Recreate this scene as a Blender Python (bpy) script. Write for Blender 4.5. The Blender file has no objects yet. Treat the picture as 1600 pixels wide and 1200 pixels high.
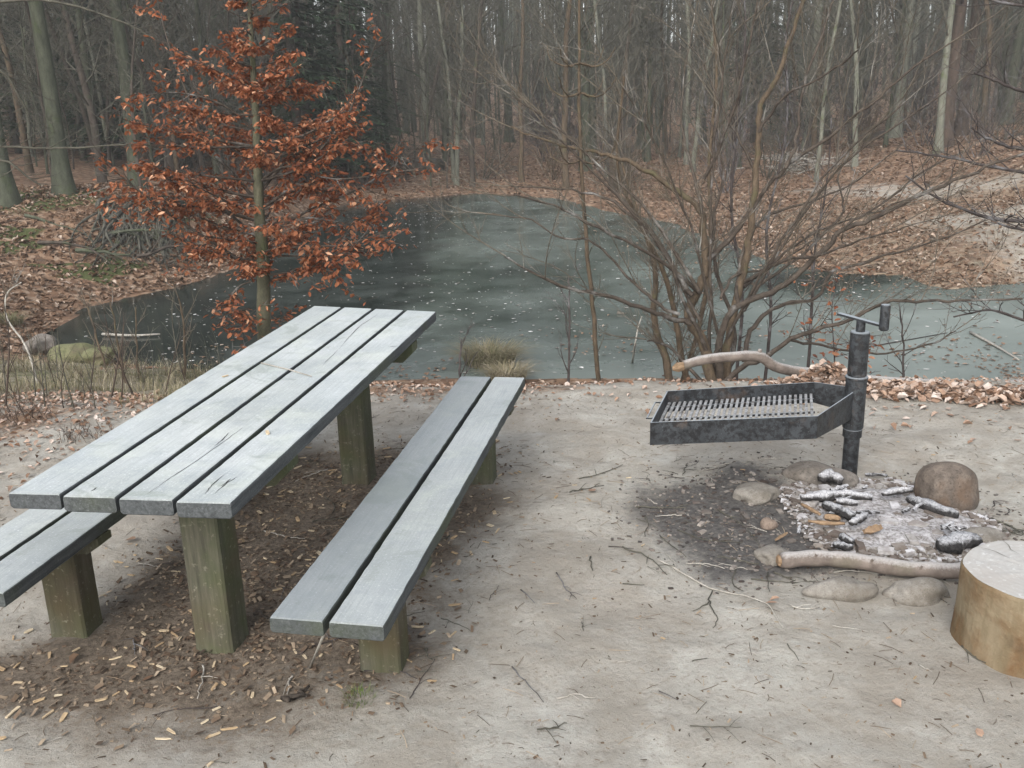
import bpy, math, random
import numpy as np
from mathutils import Matrix, Vector
rnd = random.Random(7); rng = np.random.default_rng(7)
S = bpy.context.scene
# ---------------------------------------------------------------- camera
CH, FP, PT, RL = 1.8, 1490.0, .290, .028
AF = np.array([0, math.cos(PT), -math.sin(PT)]); _r = np.array([1., 0, 0]); _d = np.cross(AF, _r)
AR = math.cos(RL)*_r + math.sin(RL)*_d; AD = -math.sin(RL)*_r + math.cos(RL)*_d
cam = bpy.data.cameras.new('camera'); camo = bpy.data.objects.new('camera', cam); S.collection.objects.link(camo)
cam.sensor_width = 36; cam.lens = 36*FP/1600; cam.clip_end = 2000; cam.clip_start = .05
m = Matrix.Identity(4)
for i in range(3):
    m[i][0] = AR[i]; m[i][1] = -AD[i]; m[i][2] = -AF[i]
m[2][3] = CH
camo.matrix_world = m; S.camera = camo
# ---------------------------------------------------------------- sky, sun, exposure
SUN_EL, SUN_ROT = math.radians(38), math.radians(200)
w = bpy.data.worlds.new('World'); S.world = w; w.use_nodes = True
nt = w.node_tree; nt.nodes.clear()
sky = nt.nodes.new('ShaderNodeTexSky'); sky.sky_type = 'NISHITA'; sky.sun_disc = False
sky.sun_elevation = SUN_EL; sky.sun_rotation = SUN_ROT; sky.air_density = 1.0; sky.dust_density = 3.0; sky.ozone_density = 1.0
hs = nt.nodes.new('ShaderNodeHueSaturation'); hs.inputs['Saturation'].default_value = .30; hs.inputs['Value'].default_value = 1.0
bg = nt.nodes.new('ShaderNodeBackground'); bg.inputs[1].default_value = .15
wo = nt.nodes.new('ShaderNodeOutputWorld')
nt.links.new(sky.outputs[0], hs.inputs['Color']); nt.links.new(hs.outputs[0], bg.inputs[0]); nt.links.new(bg.outputs[0], wo.inputs[0])
sl = bpy.data.lights.new('sun', 'SUN'); sl.energy = .9; sl.angle = math.radians(35); sl.color = (1, .96, .9)
so = bpy.data.objects.new('sun', sl); S.collection.objects.link(so)
_sd = Vector((math.sin(SUN_ROT)*math.cos(SUN_EL), math.cos(SUN_ROT)*math.cos(SUN_EL), math.sin(SUN_EL)))
so.rotation_euler = _sd.to_track_quat('Z', 'Y').to_euler(); so.location = (0, -10, 30)
S.view_settings.view_transform = 'Standard'; S.view_settings.look = 'None'; S.view_settings.gamma = 1
S.view_settings.exposure = 1.3
S.cycles.use_denoising = True
S.cycles.max_bounces = 6; S.cycles.transparent_max_bounces = 8
# ---------------------------------------------------------------- pixel helpers (photograph is 1600 x 1200)
def ray(x, y): return AF*FP + AR*(x-800) + AD*(y-600)
def G(x, y, z=0.):
    d = ray(x, y); t = (z-CH)/d[2]; return np.array([0, 0, CH]) + d*t
def D(x, y, Y):
    d = ray(x, y); return np.array([0, 0, CH]) + d*(Y/d[1])
# ---------------------------------------------------------------- noise
def _h(ix, iy, s):
    n = (ix*374761393 + iy*668265263 + s*1442695041) & 0xffffffff
    n = ((n ^ (n >> 13))*1274126177) & 0xffffffff
    return ((n ^ (n >> 16)) & 0xffff)/65535.
def vn(x, y, s=0):
    x = np.asarray(x, float); y = np.asarray(y, float)
    ix = np.floor(x).astype(np.int64); iy = np.floor(y).astype(np.int64); fx = x-ix; fy = y-iy
    fx = fx*fx*(3-2*fx); fy = fy*fy*(3-2*fy)
    a = _h(ix, iy, s); b = _h(ix+1, iy, s); c = _h(ix, iy+1, s); d = _h(ix+1, iy+1, s)
    return (a+(b-a)*fx)*(1-fy) + (c+(d-c)*fx)*fy
def fbm(x, y, s=0, o=4):
    v = 0; a = .5; f = 1
    for k in range(o): v = v + a*vn(x*f+17.3*k, y*f-9.1*k, s+k); a *= .5; f *= 2.03
    return v/(1-.5**o)
def sstep(a, b, x):
    t = np.clip((x-a)/(b-a), 0, 1); return t*t*(3-2*t)
def sdist(px, py, poly):
    px = np.asarray(px, float); py = np.asarray(py, float); P = np.array(poly)[:, :2]; n = len(P)
    dm = np.full(px.shape, 1e9); ins = np.zeros(px.shape, bool)
    for i in range(n):
        a = P[i]; b = P[(i+1) % n]; e = b-a; wx = px-a[0]; wy = py-a[1]
        t = np.clip((wx*e[0]+wy*e[1])/(e@e), 0, 1)
        dm = np.minimum(dm, (wx-e[0]*t)**2+(wy-e[1]*t)**2)
        c = ((a[1] > py) != (b[1] > py)); xx = a[0]+(py-a[1])/(e[1] if abs(e[1]) > 1e-9 else 1e-9)*e[0]
        ins ^= c & (px < xx)
    return np.where(ins, -1, 1)*np.sqrt(dm)
# ---------------------------------------------------------------- terrain
ZW = -1.0
SHORE = [(60, 538), (125, 482), (200, 464), (300, 445), (370, 415), (430, 372), (480, 340), (560, 316), (740, 303), (860, 310), (950, 330),
         (1050, 347), (1130, 373), (1210, 408), (1300, 428), (1400, 432), (1480, 452), (1600, 441), (1750, 430), (1950, 480), (2050, 580), (1900, 604),
         (1600, 596), (1300, 593), (1000, 592), (700, 592), (450, 592), (300, 583), (180, 562), (95, 556)]
POND = [G(x, y, ZW) for x, y in SHORE]
CP = []
for x in (-250, 0, 200, 400, 700, 1000, 1300, 1600, 1850):
    for y in (640, 720, 850, 1000, 1200):
        if x < 300 and y < 700: continue
        CP.append(G(x, y, 0))
for x, y, z in [(-200, 680, -.02), (0, 655, -.02), (120, 632, -.02), (330, 606, -.02), (450, 599, -.02), (600, 597, -.01), (800, 596, -.01), (1000, 596, 0), (1150, 597, 0), (1300, 599, 0), (1450, 602, 0), (1600, 606, 0), (1850, 612, 0),
    (1500, 400, -.75), (1600, 390, -.7), (1350, 370, -.8), (1200, 330, -.8), (1600, 310, -.4), (1400, 300, -.5), (1250, 290, -.7), (1600, 240, .1), (1400, 240, -.1),
    (1600, 190, .6), (1450, 215, .1), (1300, 230, -.2), (1600, 160, 1.1), (1800, 190, 1.), (1800, 300, 0), (1000, 300, -.85), (1000, 250, -.6), (740, 285, -.85), (740, 250, -.5), (550, 290, -.8), (500, 250, -.3),
    (150, 314, .2), (50, 320, .2), (250, 322, .05), (150, 400, -.55), (0, 430, -.6), (0, 330, .1), (300, 335, -.2), (300, 400, -.85), (200, 440, -.9), (90, 290, .2), (210, 290, .2), (400, 290, -.3), (0, 250, .5), (-200, 300, .5), (-200, 450, -.4),
    (100, 605, -.22), (0, 612, -.25), (250, 605, -.15), (60, 572, -.6), (200, 582, -.5), (90, 552, -.95), (-100, 560, -.6), (330, 590, -.6)]:
    CP.append(G(x, y, z))
for X in (-2.4, -1.2, 0, 1.2, 2.4, 3.6, 5): CP += [np.array([X, 6.5, -.2]), np.array([X, 7.2, -.55]), np.array([X, 8.2, -.92])]
for p in [(-60, 90, 4), (60, 90, 6), (0, 90, 2), (0, 150, 8), (-80, 40, 3), (80, 40, 5), (-60, 0, .5), (60, 0, .5), (0, -20, 0), (-20, -10, 0), (20, -10, 0), (-8, 2, 0), (8, 2, 0), (-6, 5, 0), (7, 5, 0),
          (20, 50, 0), (-20, 50, 1), (-100, 150, 9), (100, 150, 10), (0, 60, -.2)]: CP.append(np.array(p, float))
CP = np.array(CP); _n = len(CP)
_A = np.zeros((_n+3, _n+3)); _dx = np.linalg.norm(CP[:, None, :2]-CP[None, :, :2], axis=2)
_A[:_n, :_n] = _dx; _A[:_n, _n] = 1; _A[:_n, _n+1:] = CP[:, :2]; _A[_n, :_n] = 1; _A[_n+1:, :_n] = CP[:, :2].T
_A[:_n, :_n] -= np.eye(_n)*.02
_W = np.linalg.solve(_A, np.r_[CP[:, 2], 0, 0, 0])
def terr(x, y):
    x = np.asarray(x, float); y = np.asarray(y, float); sh = x.shape; xf = x.ravel(); yf = y.ravel(); L = _W[_n]+_W[_n+1]*xf+_W[_n+2]*yf
    for i in range(_n): L = L + _W[i]*np.hypot(xf-CP[i, 0], yf-CP[i, 1])
    sd = sdist(xf, yf, POND)
    sd = sd + (fbm(xf*.6, yf*.6, 3)-.5)*.7*sstep(10.5, 13, yf)
    far = sstep(6.2, 9, yf)
    L = L + far*(fbm(xf*.5, yf*.5, 5)-.5)*.28 + (1-far)*((fbm(xf*.8, yf*.8, 8)-.5)*.03 + (fbm(xf*3.2, yf*3.2, 9)-.5)*.048 + (fbm(xf*11, yf*11, 10)-.5)*.010)
    near = 1-sstep(6.6, 7.6, yf)
    out = ZW + np.maximum(L-ZW, .03)*sstep(0, 1.1, sd) + .01
    out = out*(1-near) + L*near
    ins = ZW - np.minimum(.4, .02+np.maximum(-sd, 0)*.3)
    h = np.where(sd > 0, out, ins)
    return h.reshape(sh)
def tz(x, y): return float(terr(np.array([x]), np.array([y]))[0])
_T = np.linspace(2, 90, 1500)
def hit(px, py):
    d = ray(px, py); d = d/d[1]; X = d[0]*_T; Z = CH+d[2]*_T
    k = np.argmax(Z < np.maximum(terr(X, _T), ZW)); return np.array([X[k], _T[k], tz(X[k], _T[k])])
# ---------------------------------------------------------------- mesh builder
class MB:
    def __init__(s): s.v = []; s.f3 = []; s.f4 = []; s.n = 0; s.a = []
    def add(s, v, f4=None, f3=None, var=0.):
        v = np.asarray(v, float); s.v.append(v)
        s.a.append(np.full(len(v), var) if np.isscalar(var) else np.asarray(var, float))
        if f4 is not None and len(f4): s.f4.append(np.asarray(f4)+s.n)
        if f3 is not None and len(f3): s.f3.append(np.asarray(f3)+s.n)
        s.n += len(v); return s
    def tube(s, P, R, k=6, cap=False, var=0., jit=0.):
        P = np.asarray(P, float); n = len(P); R = np.broadcast_to(np.asarray(R, float), (n,))
        T = np.gradient(P, axis=0); T /= np.linalg.norm(T, axis=1)[:, None]+1e-9
        ref = np.array([0, 0, 1.]) if abs(T[:, 2]).mean() < .8 else np.array([1., 0, 0])
        U = np.cross(T, ref); U /= np.linalg.norm(U, axis=1)[:, None]+1e-9; V = np.cross(T, U)
        a = np.arange(k)*2*math.pi/k
        rr = R[:, None]*np.ones(k)
        if jit: rr = rr*(1+jit*(rng.random((n, k))-.5)*2)
        v = P[:, None, :] + rr[:, :, None]*(np.cos(a)[None, :, None]*U[:, None, :] + np.sin(a)[None, :, None]*V[:, None, :])
        i = np.arange(n-1)[:, None]*k; j = np.arange(k)[None, :]; j2 = (j+1) % k
        f = np.stack([i+j, i+j2, i+k+j2, i+k+j], -1).reshape(-1, 4)
        v = v.reshape(-1, 3); f3 = None
        if cap:
            v = np.r_[v, P[:1], P[-1:]]; jj = np.arange(k)
            f3 = np.r_[np.stack([(jj+1) % k, jj, np.full(k, n*k)], -1), np.stack([(n-1)*k+jj, (n-1)*k+(jj+1) % k, np.full(k, n*k+1)], -1)]
        return s.add(v, f, f3, var)
    def box(s, c, h, M=None, var=0.):
        v = np.array([[x, y, z] for x in (-1, 1) for y in (-1, 1) for z in (-1, 1)], float)*np.array(h)
        if M is not None: v = v@np.array(M).T
        return s.add(v+np.array(c), [[0, 1, 3, 2], [4, 6, 7, 5], [0, 4, 5, 1], [2, 3, 7, 6], [0, 2, 6, 4], [1, 5, 7, 3]], None, var)
    def build(s, name, mat, parent=None, smooth=False, loc=None):
        me = bpy.data.meshes.new(name); v = np.concatenate(s.v) if s.v else np.zeros((0, 3))
        if loc is not None: v = v-np.array(loc)
        f4 = np.concatenate(s.f4) if s.f4 else np.zeros((0, 4), int); f3 = np.concatenate(s.f3) if s.f3 else np.zeros((0, 3), int)
        me.vertices.add(len(v)); me.vertices.foreach_set('co', v.astype(np.float32).ravel())
        li = np.r_[f4.ravel(), f3.ravel()].astype(np.int32); me.loops.add(len(li)); me.loops.foreach_set('vertex_index', li)
        me.polygons.add(len(f4)+len(f3)); st = np.r_[np.arange(len(f4))*4, len(f4)*4+np.arange(len(f3))*3].astype(np.int32)
        me.polygons.foreach_set('loop_start', st)
        me.update(calc_edges=True); me.validate()
        at = me.attributes.new('var', 'FLOAT', 'POINT'); at.data.foreach_set('value', np.concatenate(s.a).astype(np.float32))
        me.polygons.foreach_set('use_smooth', np.full(len(me.polygons), smooth))
        me.materials.append(mat)
        o = bpy.data.objects.new(name, me); S.collection.objects.link(o)
        if loc is not None: o.location = loc
        if parent is not None: o.parent = parent
        return o
def tag(o, label=None, cat=None, group=None, kind=None):
    if label: o['label'] = label
    if cat: o['category'] = cat
    if group: o['group'] = group
    if kind: o['kind'] = kind
    return o
def thing(name, loc, label, cat, group=None):
    o = bpy.data.objects.new(name, None); S.collection.objects.link(o); o.location = loc; o.empty_display_size = .1
    return tag(o, label, cat, group)
def copy_tree(o, parent=None):
    c = o.copy(); S.collection.objects.link(c)
    if parent is not None: c.parent = parent
    for ch in o.children: copy_tree(ch, c)
    return c
def bez(P, n):     # smooth polyline through points (Catmull-Rom)
    P = np.asarray(P, float); Q = np.r_[[2*P[0]-P[1]], P, [2*P[-1]-P[-2]]]; out = []
    for i in range(len(P)-1):
        a, b, c, d = Q[i:i+4]
        for t in np.arange(n)/n: out.append(.5*((2*b)+(c-a)*t+(2*a-5*b+4*c-d)*t*t+(3*b-a-3*c+d)*t**3))
    return np.array(out+[P[-1]])
# ---------------------------------------------------------------- materials
class N:
    def __init__(s, name):
        s.m = bpy.data.materials.new(name); s.m.use_nodes = True; s.t = s.m.node_tree; s.b = s.t.nodes['Principled BSDF']
        s.b.inputs['Roughness'].default_value = .8; s.co = s.t.nodes.new('ShaderNodeTexCoord').outputs['Object']
    def n(s, ty, **k):
        x = s.t.nodes.new(ty)
        for a, b in k.items(): setattr(x, a, b)
        return x
    def l(s, a, b): s.t.links.new(a, b)
    def noise(s, scale, det=4, vec=None, rough=.6, dist=0):
        x = s.n('ShaderNodeTexNoise'); x.inputs['Scale'].default_value = scale; x.inputs['Detail'].default_value = det; x.inputs['Roughness'].default_value = rough
        x.inputs['Distortion'].default_value = dist; s.l(vec if vec is not None else s.co, x.inputs['Vector']); return x.outputs['Fac']
    def map(s, scale, vec=None, rot=None):
        x = s.n('ShaderNodeMapping'); x.inputs['Scale'].default_value = scale
        if rot: x.inputs['Rotation'].default_value = rot
        s.l(vec if vec is not None else s.co, x.inputs['Vector']); return x.outputs[0]
    def ramp(s, fac, stops):
        x = s.n('ShaderNodeValToRGB'); e = x.color_ramp.elements
        while len(e) < len(stops): e.new(.5)
        for i, (p, c) in enumerate(stops):
            e[i].position = p; e[i].color = (*c, 1) if hasattr(c, '__len__') else (c, c, c, 1)
        s.l(fac, x.inputs[0]); return x.outputs[0]
    def mix(s, fac, a, b, mode='MIX'):
        x = s.n('ShaderNodeMix', data_type='RGBA', blend_type=mode); x.clamp_factor = True
        for sock, v in ((x.inputs[0], fac), (x.inputs[6], a), (x.inputs[7], b)):
            if hasattr(v, 'links'): s.l(v, sock)
            elif hasattr(v, '__len__'): sock.default_value = (*v, 1)
            else: sock.default_value = v
        return x.outputs[2]
    def math(s, op, a, b=0., clamp=False):
        x = s.n('ShaderNodeMath', operation=op); x.use_clamp = clamp
        for i, v in enumerate((a, b)):
            if hasattr(v, 'links'): s.l(v, x.inputs[i])
            else: x.inputs[i].default_value = v
        return x.outputs[0]
    def attr(s, name):
        x = s.n('ShaderNodeAttribute'); x.attribute_name = name; return x.outputs['Fac']
    def up(s):
        g = s.n('ShaderNodeNewGeometry'); x = s.n('ShaderNodeSeparateXYZ'); s.l(g.outputs['Normal'], x.inputs[0]); return x.outputs[2]
    def out(s, col, rough=None, bump=None, bs=.3, bd=.01):
        if hasattr(col, 'links'): s.l(col, s.b.inputs['Base Color'])
        else: s.b.inputs['Base Color'].default_value = (*col, 1)
        if rough is not None:
            if hasattr(rough, 'links'): s.l(rough, s.b.inputs['Roughness'])
            else: s.b.inputs['Roughness'].default_value = rough
        if bump is not None:
            x = s.n('ShaderNodeBump'); x.inputs['Strength'].default_value = bs; x.inputs['Distance'].default_value = bd
            s.l(bump, x.inputs['Height']); s.l(x.outputs[0], s.b.inputs['Normal'])
        s.b.inputs['Specular IOR Level'].default_value = .25
        return s.m
def m_ground():
    g = N('ground'); big = g.noise(.9, 6); mid = g.noise(6, 8, rough=.7); fine = g.noise(45, 8, rough=.75); grit = g.noise(260, 4, rough=.8)
    sand = g.mix(g.ramp(mid, [(.3, 0), (.7, 1)]), (.31, .295, .257), (.42, .412, .375))
    sand = g.mix(g.ramp(big, [(.4, 0), (.62, .75)]), sand, (.265, .24, .205))
    sand = g.mix(g.ramp(fine, [(.36, .8), (.47, 0)]), sand, (.22, .19, .16))
    sand = g.mix(g.ramp(grit, [(.58, 0), (.72, .6)]), sand, (.56, .55, .52))
    sand = g.mix(g.ramp(grit, [(.28, .7), (.4, 0)]), sand, (.13, .11, .09))
    br = g.math('MULTIPLY', g.math('SUBTRACT', fine, .5), .9); br2 = g.math('MULTIPLY', g.math('SUBTRACT', mid, .5), .8)
    def msk(name, lo=.35, hi=.65):
        return g.ramp(g.math('ADD', g.math('ADD', g.attr(name), br), br2), [(lo, 0), (hi, 1)])
    humus = g.mix(g.ramp(fine, [(.35, 0), (.65, 1)]), (.065, .05, .037), (.19, .155, .12))
    humus = g.mix(g.ramp(grit, [(.6, 0), (.7, .7)]), humus, (.3, .24, .18))
    sand = g.mix(g.ramp(g.noise(2.3, 7, rough=.65, dist=.8), [(.42, 0), (.60, .62)]), sand, (.225, .20, .165)); sand = g.mix(g.ramp(g.noise(3.1, 6, rough=.6), [(.58, 0), (.72, .45)]), sand, (.49, .485, .455))
    c = g.mix(msk('dirt'), sand, humus)
    char = g.mix(g.ramp(fine, [(.35, 0), (.7, 1)]), (.035, .034, .034), (.15, .14, .13))
    c = g.mix(msk('char', .4, .75), c, char)
    ash = g.mix(g.ramp(fine, [(.4, 0), (.6, 1)]), (.17, .155, .145), (.50, .49, .50))
    c = g.mix(msk('ash', .4, .6), c, ash)
    vo = g.n('ShaderNodeTexVoronoi'); vo.inputs['Scale'].default_value = 9; vo.inputs['Randomness'].default_value = 1
    g.l(g.co, vo.inputs['Vector']); sp = g.n('ShaderNodeSeparateColor'); g.l(vo.outputs['Color'], sp.inputs[0])
    leaf = g.ramp(sp.outputs[0], [(0, (.07, .045, .03)), (.35, (.15, .085, .052)), (.7, (.23, .145, .09)), (1, (.31, .23, .17))])
    leaf = g.mix(g.ramp(mid, [(.35, .5), (.6, 0)]), leaf, (.09, .06, .04))
    c = g.mix(msk('leaf', .35, .6), c, leaf)
    gr = g.mix(g.ramp(fine, [(.35, 0), (.65, 1)]), (.13, .11, .075), (.27, .24, .18))
    c = g.mix(msk('grass', .4, .65), c, gr)
    moss = g.mix(g.ramp(fine, [(.3, 0), (.7, 1)]), (.035, .042, .014), (.085, .095, .035))
    c = g.mix(msk('moss', .4, .6), c, moss)
    h = g.math('ADD', g.math('MULTIPLY', g.noise(11, 4, rough=.55), 1.6), g.math('ADD', g.math('MULTIPLY', fine, .8), g.math('MULTIPLY', grit, .35)))
    return g.out(c, .92, h, .75, .018)
def m_ice():
    g = N('ice'); a = g.noise(.35, 5, dist=.6); b = g.noise(2.2, 6, rough=.65); st = g.noise(9, 5)
    c = g.mix(g.ramp(a, [(.35, 0), (.65, 1)]), (.030, .044, .036), (.062, .080, .067))
    c = g.mix(g.ramp(g.attr('frost'), [(0, .75), (.2, 0)]), c, (.008, .010, .010))  # low values darken the colour; at left this paints the forest's dark reflection
    fr = g.ramp(g.math('ADD', g.math('MULTIPLY', b, .28), g.math('ADD', g.math('MULTIPLY', a, .5), g.math('MULTIPLY', g.attr('frost'), .55))), [(.38, 0), (1.05, 1)])
    c = g.mix(g.math('MULTIPLY', fr, .75), c, (.24, .27, .25))
    r = g.math('ADD', g.math('MULTIPLY', fr, .4), g.math('MULTIPLY', b, .24))
    mm = g.out(c, r, b, .05, .02); g.b.inputs['Specular IOR Level'].default_value = .5; g.b.inputs['IOR'].default_value = 1.31
    return mm
def m_board(frost=1.0):
    g = N('weathered board'); gv = g.map((22, 1.1, 22)); gr = g.noise(3, 8, gv, .7, .4); gv2 = g.map((90, 2.2, 90)); g2 = g.noise(2, 6, gv2, .7)
    b = g.noise(2.2, 6); f = g.noise(160, 3, rough=.7); vr = g.attr('var')
    wood = g.mix(g.ramp(gr, [(.3, 0), (.7, 1)]), (.022, .025, .027), (.085, .092, .095))
    wood = g.mix(g.ramp(b, [(.45, 0), (.65, .7)]), wood, (.05, .06, .032))
    top = g.mix(g.ramp(g2, [(.3, 0), (.62, 1)]), (.33, .352, .35), (.47, .495, .495))
    top = g.mix(g.ramp(b, [(.35, .45), (.6, 0)]), top, (.25, .29, .31))
    top = g.mix(g.ramp(g.noise(1.6, 5, rough=.6), [(.42, .0), (.62, .55)]), top, (.27, .295, .285))
    top = g.mix(g.ramp(g.noise(5, 6), [(.5, 0), (.72, .6)]), top, (.46, .49, .44))
    top = g.mix(g.ramp(f, [(.6, 0), (.72, .75)]), top, (.66, .69, .72))
    top = g.mix(g.ramp(gr, [(.24, .7), (.36, 0)]), top, (.18, .20, .21))
    top = g.mix(g.ramp(g.noise(9, 7, rough=.75), [(.3, .6), (.48, 0)]), top, (.26, .29, .30))
    top = g.mix(g.ramp(g.noise(3.4, 5, rough=.7, dist=1.), [(.56, 0), (.64, .5)]), top, (.22, .25, .22)); top = g.mix(g.math('MULTIPLY', vr, .62), top, (.125, .145, .16))
    fac = g.math('ADD', g.ramp(g.up(), [(.45, 0), (.85, 1)]), g.math('MULTIPLY', g.math('SUBTRACT', f, .5), .5), True)
    c = g.mix(g.math('MULTIPLY', fac, frost), wood, top)
    h = g.math('ADD', g.math('MULTIPLY', gr, .6), g.math('MULTIPLY', g2, .5))
    return g.out(c, .75, h, .5, .006)
def m_post():
    g = N('algae post'); gv = g.map((18, 18, 1.4)); gr = g.noise(3, 7, gv, .7); b = g.noise(5, 5); f = g.noise(60, 4)
    c = g.mix(g.ramp(gr, [(.3, 0), (.7, 1)]), (.036, .035, .025), (.105, .10, .072))
    c = g.mix(g.ramp(b, [(.4, 0), (.62, .65)]), c, (.052, .066, .026))
    c = g.mix(g.ramp(g.noise(2.3, 3), [(.5, 0), (.7, .6)]), c, (.07, .045, .025))
    c = g.mix(g.ramp(f, [(.6, 0), (.75, .4)]), c, (.3, .29, .22))
    return g.out(c, .85, g.math('ADD', gr, g.math('MULTIPLY', f, .4)), .5, .006)
def m_simple(name, a, b, sc=8, rough=.85, bump=.4, bd=.01, c3=None, f3=(.55, .7), stretch=None):
    g = N(name); v = g.map(stretch) if stretch else None; n = g.noise(sc, 7, v, .7); n2 = g.noise(sc*.35, 4)
    c = g.mix(g.ramp(n, [(.32, 0), (.68, 1)]), a, b)
    if c3: c = g.mix(g.ramp(n2, [(f3[0], 0), (f3[1], 1)]), c, c3)
    n3 = g.noise(sc*7, 5, v, .75); c = g.mix(g.ramp(n3, [(.34, .6), (.48, 0)]), c, tuple(x*.35 for x in a)); c = g.mix(g.ramp(n3, [(.6, 0), (.72, .45)]), c, tuple(min(.8, x*1.6) for x in b))
    return g.out(c, rough, g.math('ADD', n, g.math('MULTIPLY', n3, .45)), bump, bd)
def m_leafy(name, stops, rough=.6, tr=.25):
    g = N(name); c = g.ramp(g.attr('var'), stops); c = g.mix(g.ramp(g.noise(30, 3), [(.4, .35), (.6, 0)]), c, (.06, .03, .02))
    mm = g.out(c, rough)
    if tr:
        t = g.n('ShaderNodeBsdfTranslucent'); g.l(c, t.inputs[0]); x = g.n('ShaderNodeMixShader'); x.inputs[0].default_value = tr
        g.l(g.b.outputs[0], x.inputs[1]); g.l(t.outputs[0], x.inputs[2]); g.l(x.outputs[0], g.t.nodes['Material Output'].inputs[0])
    return mm
def m_metal():
    g = N('blackened steel'); n = g.noise(12, 8, rough=.75); f = g.noise(110, 5, rough=.8); p = g.noise(34, 6, rough=.75)
    c = g.mix(g.ramp(n, [(.3, 0), (.7, 1)]), (.016, .018, .021), (.048, .054, .06))
    c = g.mix(g.ramp(p, [(.47, 0), (.53, .9)]), c, (.008, .008, .009))
    c = g.mix(g.ramp(f, [(.6, 0), (.72, .6)]), c, (.20, .22, .24))
    c = g.mix(g.ramp(g.up(), [(.5, 0), (.95, .75)]), c, (.36, .40, .43))
    c = g.mix(g.ramp(g.noise(7, 5), [(.58, 0), (.72, .5)]), c, (.12, .075, .05))
    mm = g.out(c, g.ramp(n, [(.3, .35), (.7, .7)]), f, .3, .003); g.b.inputs['Metallic'].default_value = .25; g.b.inputs['Specular IOR Level'].default_value = .5; return mm
M = dict(ground=m_ground(), ice=m_ice(), board=m_board(), post=m_post(), metal=m_metal(),
    bark=m_simple('grey green bark', (.030, .033, .022), (.078, .084, .058), 9, c3=(.045, .058, .024), stretch=(1, 1, .3)),
    bark_dark=m_simple('dark bark', (.025, .021, .017), (.078, .062, .05), 9, c3=(.045, .052, .028), stretch=(1, 1, .3)),
    bark_red=m_simple('reddish bark', (.033, .025, .02), (.088, .063, .048), 9, stretch=(1, 1, .3)),
    bark_pale=m_simple('pale bark', (.085, .088, .068), (.17, .172, .138), 9, c3=(.085, .10, .05), stretch=(1, 1, .3)),
    bark_brown=m_simple('brown bark', (.035, .026, .018), (.12, .088, .058), 25, c3=(.075, .066, .035), stretch=(1, 1, .4)),
    twig=m_simple('grey twig', (.039, .037, .028), (.106, .100, .079), 14),
    twig_dark=m_simple('purple brown twig', (.024, .019, .018), (.075, .062, .058), 14, c3=(.17, .17, .175), f3=(.52, .68)),
    twig_pale=m_simple('pale twig', (.22, .20, .17), (.42, .40, .36), 20),
    needle=m_simple('dark needles', (.008, .018, .009), (.035, .06, .025), 3, c3=(.055, .062, .03)),
    beech=m_leafy('copper beech leaves', [(0, (.13, .038, .018)), (.35, (.235, .074, .032)), (.72, (.345, .13, .058)), (1, (.54, .31, .19))]),
    litter=m_leafy('fallen leaves', [(0, (.065, .042, .027)), (.35, (.14, .085, .053)), (.7, (.23, .155, .105)), (1, (.40, .33, .27))], .8, 0),
    frostleaf=m_leafy('frosted fallen leaves', [(0, (.16, .09, .055)), (.5, (.31, .21, .15)), (1, (.52, .45, .40))], .8, 0),
    chip=m_leafy('wood chips', [(0, (.11, .08, .055)), (.4, (.28, .19, .11)), (.75, (.47, .35, .21)), (1, (.62, .53, .38))], .85, 0),
    crumb=m_leafy('crumbs', [(0, (.04, .03, .022)), (.5, (.13, .095, .065)), (1, (.36, .29, .21))], .9, 0),
    fleck=m_leafy('frozen flecks', [(0, (.14, .13, .11)), (.5, (.34, .33, .31)), (1, (.66, .66, .65))], .8, 0),
    grass=m_leafy('dry grass', [(0, (.09, .10, .05)), (.4, (.19, .18, .10)), (.7, (.29, .25, .16)), (1, (.42, .38, .30))], .8, .2),
    stone=m_simple('boulder stone', (.11, .095, .08), (.24, .215, .19), 9, c3=(.06, .055, .05), f3=(.5, .65), bump=.6),
    stone_pale=m_simple('dusty stone', (.15, .135, .115), (.26, .245, .22), 26, c3=(.13, .115, .095), f3=(.45, .65), bump=.7),
    stone_dark=m_simple('sooty stone', (.055, .045, .038), (.17, .14, .115), 14, c3=(.10, .07, .05), f3=(.5, .65), bump=.6),
    stone_rust=m_simple('rusty stone', (.13, .10, .08), (.23, .18, .145), 18, bump=.6),
    stone_moss=m_simple('mossy stone', (.10, .105, .05), (.20, .20, .11), 14, c3=(.13, .11, .07), f3=(.5, .65), bump=.8, bd=.03),
    charred=m_simple('charred wood with white ash', (.018, .018, .02), (.10, .10, .105), 30, c3=(.50, .52, .55), f3=(.46, .56), bump=.8),
    ashw=m_simple('ash white wood', (.34, .34, .36), (.62, .63, .66), 40, c3=(.05, .05, .055), f3=(.56, .64), bump=.8),
    rawwood=m_simple('split raw wood', (.14, .09, .055), (.30, .21, .13), 20, stretch=(1, 4, 4)),
    )
def m_frostbark():
    g = N('frosted branch bark'); n = g.noise(22, 6); f = g.noise(120, 4)
    c = g.mix(g.ramp(n, [(.3, 0), (.7, 1)]), (.085, .068, .058), (.175, .145, .125)); c = g.mix(g.ramp(g.noise(6, 3), [(.55, 0), (.75, .4)]), c, (.10, .10, .06))
    c = g.mix(g.math('MULTIPLY', g.ramp(g.math('ADD', g.up(), g.math('MULTIPLY', g.math('SUBTRACT', f, .5), .9)), [(.5, 0), (1.0, 1)]), .65), c, (.40, .39, .38))
    return g.out(c, .8, n, .5, .006)
M['frostbark'] = m_frostbark()
M['fan'] = m_simple('tan grey twigs', (.05, .042, .031), (.145, .122, .095), 14, c3=(.23, .22, .20), f3=(.54, .7))
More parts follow.
